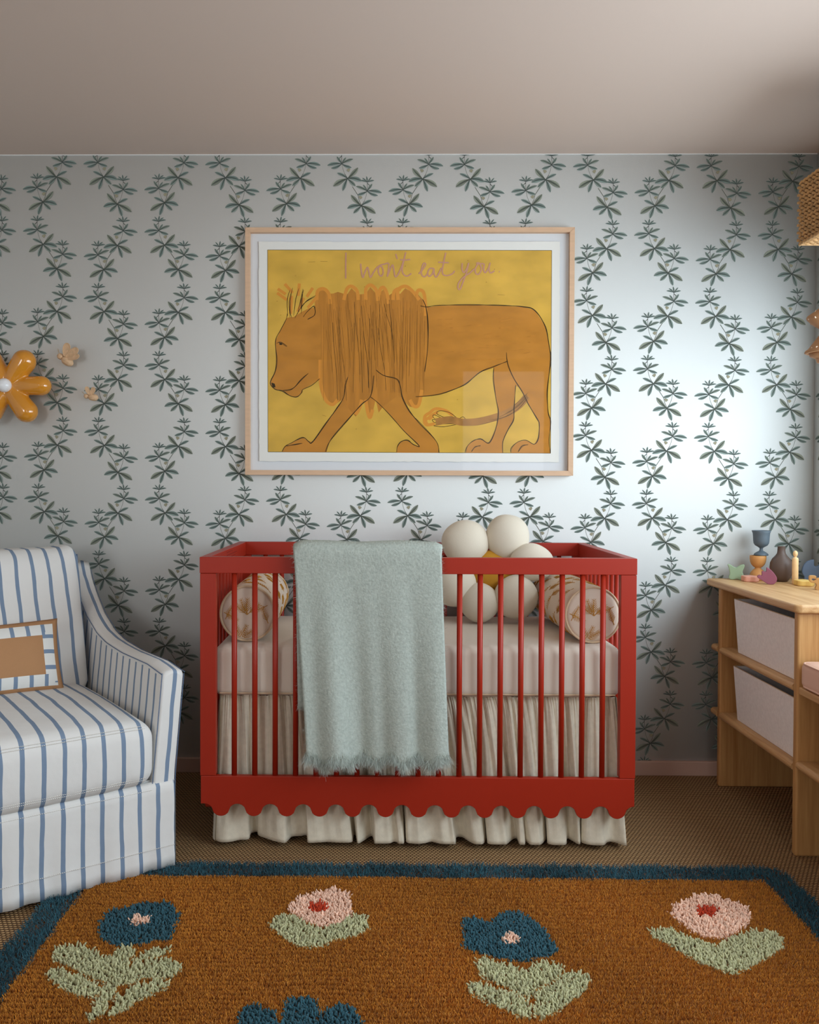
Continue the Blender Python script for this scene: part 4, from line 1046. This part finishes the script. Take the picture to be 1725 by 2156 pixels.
# ------------------------------------------------------------------ toys on the shelf unit
def toppos(px, py, z=TZ): return at(px, py, z=z)
def outline_obj(name, label, cat, col, px, base_py, pts, s, t_, rz=0.0, tilt=0.0, rough=.5, group=None, origin=None, ymax=None):
    "standing flat wooden toy cut from an outline given in photo pixels around px, base_py"
    m = mat(name+'_paint', col, rough, spec=.35, var=.04, vscale=30)
    p = toppos(px, base_py); k = p.y/F_PX
    o = MB().prism([((x-px)*k, (base_py-y)*k) for x, y in pts], (0, -t_/2, 0), (1, 0, 0), (0, 0, 1), (0, 1, 0), t_).build(name, m, None, loc=(p.x, p.y, TZ+.0004), rot=(tilt, 0, rz))
    mod_bevel(o, .003, 3, 50); tag(o, label, cat, group)
    return o
z8 = lambda l: [(1525+x/8.625, 1090+y/8.625) for x, y in l]
bf = smooth_pts(z8([(72,848),(130,862),(180,895),(215,905),(250,885),(300,855),(355,850),(352,900),(330,955),(325,990),(345,1040),(345,1095),(300,1128),(250,1118),(215,1112),(170,1125),(115,1120),(92,1080),(110,1020),(100,960),(90,910)]), 3, True)
outline_obj('butterfly_toy', 'sage green wooden butterfly standing near the wall corner of the shelf top', 'toy', rgb(150, 174, 142), 1550, 1220.5, [tuple(p) for p in bf], 1, .017, rz=-.34)
tl = smooth_pts(z8([(780,905),(850,955),(905,1020),(940,1090),(935,1150),(900,1195),(850,1208),(790,1200),(700,1145),(625,1095),(620,1065),(655,1045),(692,1052),(690,1000),(705,975),(762,980),(768,925)]), 3, True)
outline_obj('tulip_toy', 'plum coloured wooden tulip leaning beside the dark vase', 'toy', rgb(146, 84, 104), 1617, 1230, [tuple(p) for p in tl], 1, .018, rz=-.34)
el = smooth_pts(z8([(1430,950),(1455,870),(1510,800),(1600,765),(1625,770),(1625,860),(1650,885),(1690,870),(1720,835),(1800,800),(1880,850),(1930,960),(1940,1050),(1935,1160),(1840,1160),(1830,1080),(1720,1080),(1700,1160),(1480,1160),(1470,1080),(1435,1020)]), 2, True)
outline_obj('elephant_toy', 'dusty blue wooden elephant at the right end of the shelf top', 'toy', rgb(100, 120, 146), 1712, 1224.5, [tuple(p) for p in el], 1, .02, rz=-.34)
def flower_disc(name, label, col, px, py, rad, h, lobes, z=None):
    m = mat(name+'_paint', col, .45, spec=.35)
    p = toppos(px, py); pts = [(rad*(1+.10*math.cos(lobes*a))*math.cos(a), rad*(1+.10*math.cos(lobes*a))*math.sin(a)) for a in [2*PI*i/60 for i in range(60)]]
    o = MB().prism(pts, (0, 0, 0), (1, 0, 0), (0, 1, 0), (0, 0, 1), h).build(name, m, None, loc=(p.x, p.y, TZ+.0004)); mod_bevel(o, .003, 3, 50); tag(o, label, 'toy'); return o
flower_disc('flower_disc', 'salmon pink wooden flower disc lying in front of the green butterfly', rgb(226, 164, 142), 1580, 1224, .030, .021, 5)
flower_disc('flower_disc', 'butter yellow wooden disc lying in front of the peg candle', rgb(232, 196, 112), 1694, 1233, .033, .020, 5)
def lathe_obj(name, label, cat, m, px, py, prof, z=TZ+.0004, group=None, loc=None):
    p = toppos(px, py) if loc is None else loc
    o = MB().lathe(prof, n=40).build(name, m, None, smooth=True, loc=(p.x, p.y, z)); mod_bevel(o, .001, 2, 50); tag(o, label, cat, group); return o
k = 3.28/F_PX
cz = lambda l, base: [(r_/8.625*k, (base-y)/8.625*k) for r_, y in l]
lathe_obj('egg_cup_block', 'tan wooden hourglass cup standing on the shelf top under a blue goblet', 'toy', mat('tan_wood_paint', rgb(204, 146, 84), .5), 1595, 1224,
          cz([(0.01,1085),(140,1085),(146,1060),(146,1010),(130,950),(95,905),(55,870),(52,855),(80,838),(115,800),(138,745),(145,690),(145,635),(140,628),(120,632),(90,700),(0.01,715)], 1085), loc=toppos(1596, 1221))
g0_ = toppos(1596, 1221)
gl = cz([(0.01,630),(125,628),(128,612),(115,590),(70,560),(36,540),(28,515),(32,490),(60,470),(110,440),(134,400),(142,350),(145,280),(150,220),(168,168),(165,160),(155,172),(135,300),(100,420),(0.01,440)], 630)
gob = lathe_obj('goblet_toy', 'slate blue wooden goblet balanced on top of the tan hourglass cup', 'goblet', mat('slate_blue_paint', rgb(92, 106, 116), .5, bump=.2, bscale=90), 1, 1, gl, z=TZ+.0004+(1085-630)/8.625*k+.0003, loc=Vector((g0_.x+.012, g0_.y, 0)))
vp = toppos(1645, 1224)
lathe_obj('bottle_vase', 'dark brown round bottle vase on the shelf top', 'vase', mat('dark_clay', rgb(98, 82, 74), .45, bump=.25, bscale=60, bdist=.001), 1, 1,
          cz([(0.01,1160),(95,1160),(120,1148),(165,1080),(192,990),(200,900),(190,820),(155,745),(105,690),(75,645),(68,600),(66,530),(72,518),(66,514),(50,520),(48,640),(0.01,660)], 1160), loc=vp)
k2 = 3.14/F_PX
cp = toppos(1674.5, 1229.5)
lathe_obj('peg_candle', 'pale wooden peg shaped like a candle in front of the dark vase', 'toy', mat('pale_wood', rgb(238, 200, 146), .5, var=.05, vscale=60), 1, 1,
          [(a/8.625*k2, (1222-y)/8.625*k2) for a, y in [(0.01,1222),(54,1222),(56,1215),(56,760),(50,738),(25,722),(20,712),(34,695),(44,660),(38,625),(20,602),(0.01,596)]], loc=cp)
cm = z8([(1545,1075),(1570,1052),(1655,1055),(1662,1085),(1660,1110),(1600,1105),(1590,1125),(1605,1145),(1640,1130),(1670,1105),(1700,1092),(1740,1095),(1790,1110),(1840,1100),(1880,1150),(1890,1220),(1885,1310),(1850,1310),(1835,1240),(1770,1240),(1750,1310),(1680,1310),(1645,1290),(1650,1262),(1665,1235),(1660,1200),(1640,1185),(1590,1180),(1550,1150)])
outline_obj('camel_toy', 'light brown wooden camel at the right edge beside the yellow disc', 'toy', rgb(198, 150, 92), 1712, 1241, [tuple(p) for p in smooth_pts(cm, 2, True)], 1, .02, rz=-.34)

# ------------------------------------------------------------------ flower lamp
lc = at(20, 814, y=3.40)
lamp = thing('flower_wall_lamp', 'glossy mustard ceramic flower wall light with a white globe bulb above the armchair', 'lamp', (lc.x, YB-.001, lc.z))
k = 3.40/F_PX
mb = MB()
mb.lathe([(.0005, -.03), (.04, -.026), (.06, -.012), (.068, 0), (.06, .014), (.035, .026), (.0005, .028)], (0, -.07, 0), 32, ax='Y')
for i, (an, L_, w_) in enumerate(((57, 87, 25), (1, 91, 21), (-54, 89, 24), (124, 87, 24), (180, 91, 21), (236, 89, 24))):
    a = math.radians(an); pts = []; rad_ = []
    e = L_*k-w_*k
    for j in range(15):
        t = j/14; r_ = w_*k*(.78+.22*t)
        pts.append((math.cos(a)*e*t, -.07-.012*math.sin(t*2.2), math.sin(a)*e*t)); rad_.append(r_)
    for j in range(1, 7):
        b_ = j/6.2*PI/2; pts.append((math.cos(a)*(e+w_*k*math.sin(b_)), -.081, math.sin(a)*(e+w_*k*math.sin(b_)))); rad_.append(w_*k*math.cos(b_))
    mb.tube(pts, rad_, 20)
o = mb.build('ceramic_petals', M['ceramic'], lamp, fix=False)
r_ = o.modifiers.new('r', 'REMESH'); r_.mode = 'VOXEL'; r_.voxel_size = .0032; r_.use_smooth_shade = True
s_ = o.modifiers.new('s', 'SMOOTH'); s_.factor = .7; s_.iterations = 14
MB().lathe([(.0005, .018)]+[(.0275*math.sin(PI*i/16), .0275+.0-.0275*math.cos(PI*i/16)+.018) for i in range(1, 16)]+[(.0005, .073)], (0, -.07, 0), 32, ax='Y').build('globe_bulb', M['bulb'], lamp, smooth=True)
MB().lathe([(.030, .012), (.030, .024), (.024, .026), (.022, .018)], (0, -.07, 0), 32, ax='Y').build('socket_ring', M['black'], lamp, smooth=True)
MB().lathe([(.05, 0), (.05, .012), (.018, .016), (.018, .055)], (.0, 0, 0), 28, ax='Y').build('wall_plate', M['brass'], lamp, smooth=True)

# ------------------------------------------------------------------ rattan bees
def bee(label, px, py, sc_, rot, wings):
    c = at(px, py, y=YB-.03)
    root = thing('rattan_bee', label, 'wall ornament', (c.x, YB-.001, c.z), 0, 'rattan bees on the wall')
    root.rotation_euler = (0, rot, 0); d = -.03
    def ell(c_, r3, name, ribs=0):
        mb = MB(); P = []
        for i in range(17):
            th = PI*i/16; row = []
            for j in range(30):
                ph_ = 2*PI*j/30; q_ = 1+(.07*(math.cos(ribs*ph_)) if ribs else 0)*math.sin(th) + .03*math.cos(th*26)
                row.append((c_[0]-math.cos(th)*r3[0], c_[1]+math.sin(th)*math.cos(ph_)*r3[1]*q_, c_[2]+math.sin(th)*math.sin(ph_)*r3[2]*q_))
            P.append(row)
        return mb.grid(P, cv=True).build(name, M['rattan'], root, smooth=True)
    s = sc_
    ell((.012*s, d, -.012*s), (.026*s, .017*s, .017*s), 'body', 10)
    ell((-.022*s, d, -.010*s), (.013*s, .012*s, .012*s), 'head', 8)
    for (wx, wz, wa, wl, ww) in wings:
        mb = MB(); ca, sa = math.cos(wa), math.sin(wa); ringp = []
        for i in range(28):
            a = 2*PI*i/28; u_ = wl*(1+math.cos(a))*.5; v_ = ww*math.sin(a)*.5*(.75+.25*math.cos(a))
            ringp.append(((wx+ca*u_-sa*v_)*s, d-.012*s-.25*u_*s, (wz+sa*u_+ca*v_)*s))
        mb.tube(ringp, .0016*s, 6, closed=True)
        cen = Vector([sum(p[i] for p in ringp)/28 for i in range(3)])
        vs = [tuple(cen)]+ringp; vs2 = [(v[0], v[1]+.0016, v[2]) for v in vs]; fs = [(0, 1+i, 1+(i+1) % 28) for i in range(28)]
        mb.add(vs+vs2, fs+[tuple(29+q_ for q_ in f[::-1]) for f in fs])
        mb.build('wing', M['rattan'], root)
    for sg in (-1, 1):
        MB().tube([(-.030*s, d, (-.006+.003*sg)*s), (-.038*s, d-.004*sg*s, .002*s), (-.046*s, d-.006*s*sg, .010*s)], .0008*s, 5).build('antenna', M['string'], root)
bee('rattan bee on the wall, the upper and larger of the two', 140, 752, 1.0, .55, [(-.004, -.0, 1.75, .052, .036), (.002, 0, 1.05, .062, .034), (.008, -.004, .72, .056, .028)])
bee('rattan bee on the wall, the lower and smaller of the two', 192, 831, .80, .12, [(-.004, -.002, 2.0, .040, .026), (.004, -.002, 1.2, .040, .028)])

# ------------------------------------------------------------------ woven wall basket and hanging mushrooms
wa = at(1685, 450, y=3.0); wzt = at(1684, 384, y=3.0).z; wzb = at(1687, 516, y=3.0).z
wbk = thing('woven_wall_basket', 'woven seagrass box shelf high on the right wall near the corner', 'basket', (XR-.001, 2.84, wzb))
WX0 = wa.x-XR; hz_ = wzt-wzb
rr_ = rounded_rect(WX0+.006, -.004, -.16, .158, .012, ('x0y0', 'x0y1'), 4)
core = MB().prism(rr_, (0, 0, .006), (1, 0, 0), (0, 1, 0), (0, 0, 1), hz_-.012); core.build('core', M['seagrass_dark'], wbk)
kn = MB()
def knots(p0, ex, ez, L_, H_, nrm):
    p0, ex, ez, nrm = Vector(p0), Vector(ex), Vector(ez), Vector(nrm)
    nu_, nv_ = int(L_/.024), int(H_/.0125)
    for i in range(nu_+1):
        for j in range(nv_+1):
            c_ = p0+ex*(L_*(i+.5*(j % 2))/nu_)+ez*(H_*j/nv_)
            d_ = (ex+ez*.35*(1 if j % 2 else -1)).normalized()
            kn.tube([c_-d_*.0135, c_-d_*.006+nrm*.003, c_+d_*.006+nrm*.003, c_+d_*.0135], [.0025, .0058, .0058, .0025], 6)
knots((WX0+.004, -.155, .004), (0, 1, 0), (0, 0, 1), .308, hz_-.008, (-1, 0, 0))
knots((WX0+.008, -.16, .004), (1, 0, 0), (0, 0, 1), -WX0-.014, hz_-.008, (0, -1, 0))
knots((WX0+.010, -.155, .004), (1, 0, 0), (0, 1, 0), -WX0-.02, .30, (0, 0, -1))
kn.build('weave', M['seagrass'], wbk, smooth=True)
MB().tube([(WX0+.004, -.16, .003), (WX0+.002, .156, .003), (-.01, .158, .003)], .006, 8).build('rim', M['seagrass'], wbk, smooth=True)
MYY = 2.90
def mushroom(label, px, prof_px, stem, tilt):
    c = at(px, prof_px[0][1], y=MYY); kk = MYY/F_PX
    root = thing('hanging_mushroom', label, 'ornament', (c.x, MYY, c.z), 0, 'mushroom mobile')
    y0_ = prof_px[0][1]
    P = [(max(.0004, r_*kk), (y0_-y)*kk) for r_, y in prof_px]
    cap = MB().lathe(P, n=36).build('cap', M['mushroom'], root, smooth=True)
    if stem: MB().lathe([(max(.0004, r_*kk), (y0_-y)*kk) for r_, y in stem], n=24).build('stem', M['mushroom'], root, smooth=True)
    dots = MB()
    for i in range(18):
        t = random.uniform(.2, .88); a = i*2.4; n_ = len(P)-1; f_ = t*(n_ if not stem else n_*.62); q_ = int(f_); q_ = min(q_, n_-1); u_ = f_-q_
        r_ = P[q_][0]*(1-u_)+P[q_+1][0]*u_; zz = P[q_][1]*(1-u_)+P[q_+1][1]*u_
        dots.lathe([(.0003, -.0006), (.0036, 0), (.0034, .0006), (.0003, .0009)], (r_*math.cos(a), r_*math.sin(a), zz), 10, ax='Y' if abs(math.sin(a)) > .5 else 'X')
    dots.build('dots', M['mush_dot'], root)['kind'] = 'stuff'
    return root
mushroom('tan diamond-shaped hanging ornament with pale dots, the upper one on the string', 1742, [(0.3, 640), (8, 643), (24, 655), (37, 664), (39, 668), (37, 672), (26, 683), (10, 694), (0.3, 698)], None, 0)
mushroom('tan spotted mushroom hanging from the string, below the diamond ornament', 1746, [(0.3, 690), (10, 694), (24, 712), (38, 732), (45, 738), (46, 741), (42, 743), (30, 741), (0.3, 738)],
         [(0.3, 738), (37, 741), (36, 748), (26, 753), (24, 754), (22, 762), (12, 763), (0.3, 763)], 0)
sx = at(1744, 600, y=MYY)
tag(MB().tube([(sx.x, MYY, wzb+.004), (sx.x, MYY, at(1744, 640, y=MYY).z)], .0011, 6).build('hanging_string', M['string']), 'thin cord between the woven basket and the hanging ornaments', 'cord')

# ------------------------------------------------------------------ shag rug
rz_ = .022
rc = at(1640, 1819, z=rz_); ryb = at(860, 1816, z=rz_).y; rxr = rc.x+.0; rxl = at(40, 1955, z=rz_).x
rug = thing('shag_rug', 'rust shag rug with teal border and raised flower motifs in front of the crib', 'rug', ((rxl+rxr)/2, 1.9, 0))
rl = rug.location
RY0 = .35
MB().box(rxl-rl.x+.01, rxr-rl.x-.01, RY0-rl.y, ryb-rl.y-.01, .0, .0115).build('backing', M['rug_back'], rug)
zA = lambda l: [(x/3.594, 1600+y/3.594) for x, y in l]
zS = lambda l: [(60+x/4.79, 1960+y/4.79) for x, y in l]
zB_ = lambda l: [(540+x/2.464, 1800+y/2.464) for x, y in l]
zC = lambda l: [(940+x/5.0735, 1880+y/5.0735) for x, y in l]
zD = lambda l: [(1225+x/3.45, 1800+y/3.45) for x, y in l]
zE = lambda l: [(460+x/5.07, 2060+y/5.07) for x, y in l]
def ell_(cx_, cy_, a, b): return [(cx_+a*math.cos(2*PI*i/20), cy_+b*math.sin(2*PI*i/20)) for i in range(20)]
TEAL = rgb(50, 88, 100); SAGE = rgb(184, 182, 142); PINK = rgb(236, 196, 172); RED = rgb(188, 62, 32)
motifs = [
 ('flower', TEAL, [zA([(750,1270),(800,1140),(870,1110),(960,1100),(1090,1055),(1200,1060),(1270,1050),(1310,1100),(1365,1150),(1320,1220),(1310,1290),(1270,1345),(1180,1335),(1080,1365),(960,1375),(860,1370),(780,1330)])], zA(ell_(1060,1190,76,32)), PINK, 'teal flower with pink centre, near the armchair'),
 ('leaf_sprig', SAGE, [zS([(245,210),(270,140),(400,105),(520,95),(640,150),(740,225),(850,250),(1000,300),(1050,330),(1000,420),(1100,440),(1090,490),(930,500),(760,480),(640,430),(500,370),(360,300),(260,260)]),
   zS([(860,190),(930,120),(1040,115),(1085,190),(1030,230),(1020,300),(960,330),(800,290),(790,250)]), zS([(1000,330),(1100,270),(1250,240),(1330,260),(1440,255),(1530,290),(1550,340),(1500,390),(1440,440),(1300,440),(1100,450),(980,430)]),
   zS([(1070,250),(1130,200),(1250,140),(1420,130),(1390,190),(1300,230),(1180,235),(1100,275)]), zS([(165,380),(300,335),(400,350),(440,400),(530,410),(600,470),(680,480),(735,540),(700,620),(510,620),(370,560),(250,470)]),
   zS([(780,500),(900,500),(880,580),(830,660),(790,740),(740,800),(660,850),(600,885),(600,820),(640,740),(690,650),(740,560)]), zS([(1010,530),(1120,500),(1220,480),(1280,430),(1400,480),(1400,520),(1280,580),(1180,630),(1050,680),(1040,720),(960,770),(880,800),(815,820),(815,760),(880,680),(890,620),(950,580)])], None, None, 'sage leaf spray below the left teal flower'),
 ('flower', PINK, [zB_([(165,265),(215,210),(300,180),(410,155),(480,180),(490,240),(500,290),(440,330),(330,360),(260,330),(200,290)])], zB_(ell_(322,258,42,24)), RED, 'pale pink flower with red centre, left of the rug middle'),
 ('leaf_sprig', SAGE, [zB_([(65,345),(120,290),(200,300),(270,345),(340,366),(440,325),(520,285),(575,300),(585,360),(520,400),(400,425),(330,460),(230,460),(160,420),(110,385)])], None, None, 'sage leaves under the left pink flower'),
 ('flower', TEAL, [zC([(170,290),(200,235),(310,225),(430,270),(460,300),(510,310),(510,240),(590,175),(750,165),(850,215),(960,280),(1050,370),(1100,460),(1170,530),(1175,590),(1100,635),(960,660),(800,685),(600,670),(420,620),(270,580),(190,530),(200,440),(220,400),(180,350)])], zC(ell_(685,462,82,56)), PINK, 'teal flower with pink centre, right of the rug middle'),
 ('leaf_sprig', SAGE, [zC([(310,760),(340,660),(420,650),(520,690),(640,720),(740,740),(780,780),(860,760),(930,760),(940,690),(1060,700),(1230,720),(1240,800),(1180,880),(1080,930),(980,980),(960,1040),(880,1080),(780,1040),(640,960),(520,920),(400,860)]),
   zC([(220,950),(350,900),(450,960),(620,1000),(750,1050),(880,1120),(920,1240),(880,1300),(760,1270),(620,1200),(500,1160),(380,1090),(260,1020)]), zC([(920,1180),(960,1080),(1000,1000),(1100,940),(1180,890),(1260,800),(1400,810),(1545,870),(1520,940),(1430,1030),(1330,1120),(1220,1190),(1120,1250),(1030,1300),(960,1270)])], None, None, 'three sage leaves below the right teal flower'),
 ('flower', PINK, [zD([(650,350),(760,310),(830,265),(960,270),(1080,310),(1200,360),(1220,410),(1200,480),(1110,540),(1040,580),(900,575),(800,530),(720,470),(655,410)])], zD(ell_(910,388,78,34)), RED, 'pale pink flower with red centre, near the right rug corner'),
 ('leaf_sprig', SAGE, [zD([(495,520),(640,510),(760,560),(870,590),(970,640),(1070,580),(1250,525),(1420,535),(1475,600),(1440,660),(1320,740),(1200,800),(1090,835),(980,800),(860,760),(740,690),(600,610),(510,570)])], None, None, 'V-shaped sage leaves under the right pink flower'),
 ('flower', TEAL, [zE([(235,370),(260,270),(380,235),(470,265),(590,295),(610,340),(600,400),(640,430),(700,440),(710,240),(770,180),(880,150),(960,170),(1060,220),(1080,340),(1130,330),(1200,260),(1330,230),(1410,270),(1500,370),(1540,470),(1560,650),(1400,820),(1150,900),(850,940),(500,880),(250,760),(180,600),(220,430)])], zE(ell_(870,640,90,60)), PINK, 'teal lobed flower at the near edge of view'),
]
MPOLY = []
for name, colr, polys, cen, ccol, lab in motifs:
    W_ = [[(at(px, py, z=.026).x, at(px, py, z=.026).y) for px, py in pl_] for pl_ in polys]
    Wc = [(at(px, py, z=.026).x, at(px, py, z=.026).y) for px, py in cen] if cen else None
    MPOLY.append((name, colr, W_, Wc, ccol, lab))
def jitter_grid(x0, x1, y0, y1, d, j=.35):
    gx, gy = np.meshgrid(np.arange(x0, x1, d), np.arange(y0, y1, d)); gx = gx.ravel()+RNG.uniform(-j, j, gx.size)*d; gy = gy.ravel()+RNG.uniform(-j, j, gy.size)*d
    return gx, gy
def add_yarns(name, gx, gy, z0, L_, W_, C, leanv, sprd, bend, sides, segs, prof, label=None):
    n = len(gx); P = np.stack([gx-rl.x, gy-rl.y, np.full(n, z0)], 1)
    sp_ = sprd if hasattr(sprd, '__len__') else (sprd, sprd)
    D = np.stack([leanv[0]+RNG.normal(0, sp_[0], n), leanv[1]+RNG.normal(0, sp_[1], n), np.ones(n)], 1)
    V, Q, CC = yarns(P, D, L_, W_, C, sides=sides, segs=segs, prof=prof, bend=bend)
    V[:, 2] = np.maximum(V[:, 2], .004)
    o = np_mesh(name, V, Q, [M['yarn']], rug, colp=CC, smooth=True); o['kind'] = 'stuff'
    if label: o['label'] = label
    return o
BW = .088
BWX = .088
# rust field
gx, gy = jitter_grid(rxl+BWX, rxr-BWX, 1.74, ryb-BW, .0025, .5)
gx2, gy2 = jitter_grid(rxl+BWX, rxr-BWX, RY0+BW, 1.74, .008)
near = np.concatenate([np.zeros(len(gx), bool), np.ones(len(gx2), bool)]); gx = np.concatenate([gx, gx2]); gy = np.concatenate([gy, gy2])
inside = np.zeros(len(gx), bool)
for (_, _, W_, _, _, _) in MPOLY:
    for pl_ in W_: inside |= inpoly(gx, gy, pl_)
gx, gy, near = gx[~inside], gy[~inside], near[~inside]; n = len(gx)
wob = .004*np.sin(gx*9)+.003*np.sin(gx*23+gy*4)
rowp = np.sin((gy+wob)*2*PI/.0185); rown = np.floor((gy+wob)/.0185-.25); seg = np.sin(gx*47+rown*12.9898)+np.sin(gx*19+rown*78.2)+.5*np.sin(gx*90+rown*3.3)
groove = (np.clip((.35-rowp)/1.35, 0, 1)**1.3)*np.clip(.75+.35*seg, .25, 1)
groove = np.clip(groove, 0, 1)
patch = (np.sin(gx*5.1+1)*np.sin(gy*7.3)+np.sin(gx*11+gy*6))*.5
kp = (groove < .8) | (RNG.random(len(gx)) < .3); gx, gy, near, groove, patch = gx[kp], gy[kp], near[kp], groove[kp], patch[kp]; n = len(gx)
L_ = (.0115+RNG.uniform(-.0013, .0013, n))*(1-.68*groove)
ORG = np.array(rgb(196, 130, 50))
C = ORG*(RNG.normal(1, .11, n)+.10*patch)[:, None].clip(.5, 1.6)
add_yarns('pile_field', gx, gy, .010, L_, np.where(near, .0045, .00095)*RNG.uniform(.8, 1.2, n), C, (.10, -.12), (.40, .12), .14, 2, 2, [1, 1.0, .6])
# teal border
bx_, by_ = jitter_grid(rxl, rxr, RY0, ryb, .0034, .5)
edge = np.minimum(np.minimum(bx_-rxl, rxr-bx_)/BWX*BW, np.minimum(ryb-by_, by_-RY0))
wave = .006*np.sin(bx_*37)+.005*np.sin(by_*41)
# rounded corners
cr = .05; dx_ = np.maximum(0, np.maximum(rxl+cr-bx_, bx_-(rxr-cr))); dy_ = np.maximum(0, by_-(ryb-cr)); okc = (dx_ == 0) | (dy_ == 0) | (np.hypot(dx_, dy_) < cr)
sel = (edge < BW+wave*.6) & okc & (edge > wave.clip(0, 1)*.6); bx_, by_ = bx_[sel], by_[sel]; n = len(bx_)
C = np.array(TEAL)*(RNG.normal(1, .2, n)+.2*np.sin(bx_*14+by_*9))[:, None].clip(.4, 1.7)
hgt = .018+.004*np.sin(bx_*29+by_*17)*np.sin(bx_*53)
add_yarns('border_pile', bx_, by_, .006, hgt+RNG.uniform(-.003, .003, n), np.full(n, .0010), C, (0, -.12), .5, .6, 2, 3, [1, 1, .9, .4])
# raised motifs
for name, colr, W_, Wc, ccol, lab in MPOLY:
    xs = [p[0] for pl_ in W_ for p in pl_]; ys_ = [p[1] for pl_ in W_ for p in pl_]
    gx, gy = jitter_grid(min(xs), max(xs), min(ys_), max(ys_), .0056 if name != 'flower' else .0050, .45)
    s_ = np.zeros(len(gx), bool)
    for pl_ in W_: s_ |= inpoly(gx, gy, pl_)
    gx, gy = gx[s_], gy[s_]; n = len(gx)
    C = np.array(colr)[None]*RNG.normal(1, .13, n)[:, None].clip(.6, 1.4)
    ci = None
    if Wc is not None:
        ci = inpoly(gx, gy, Wc)
    L_ = RNG.uniform(.015, .021, n); W__ = RNG.uniform(.0022, .0031, n)
    # per-ring colour: roots stay the same dye
    keep = ~ci if ci is not None else np.ones(n, bool)
    o = add_yarns(name, gx[keep], gy[keep], .006, L_[keep], W__[keep], C[keep], (0, -.22), .42, .25, 4, 4, [.9, 1.1, 1.25, 1.1, .5], lab)
    if ci is not None and ci.any():
        C2 = np.array(ccol)[None]*RNG.normal(1, .08, ci.sum())[:, None]
        o2 = add_yarns('flower_centre', gx[ci], gy[ci], .008, L_[ci]+.001, W__[ci], C2, (0, -.22), .38, .25, 4, 4, [.9, 1.1, 1.2, 1.05, .5]); o2.parent = o
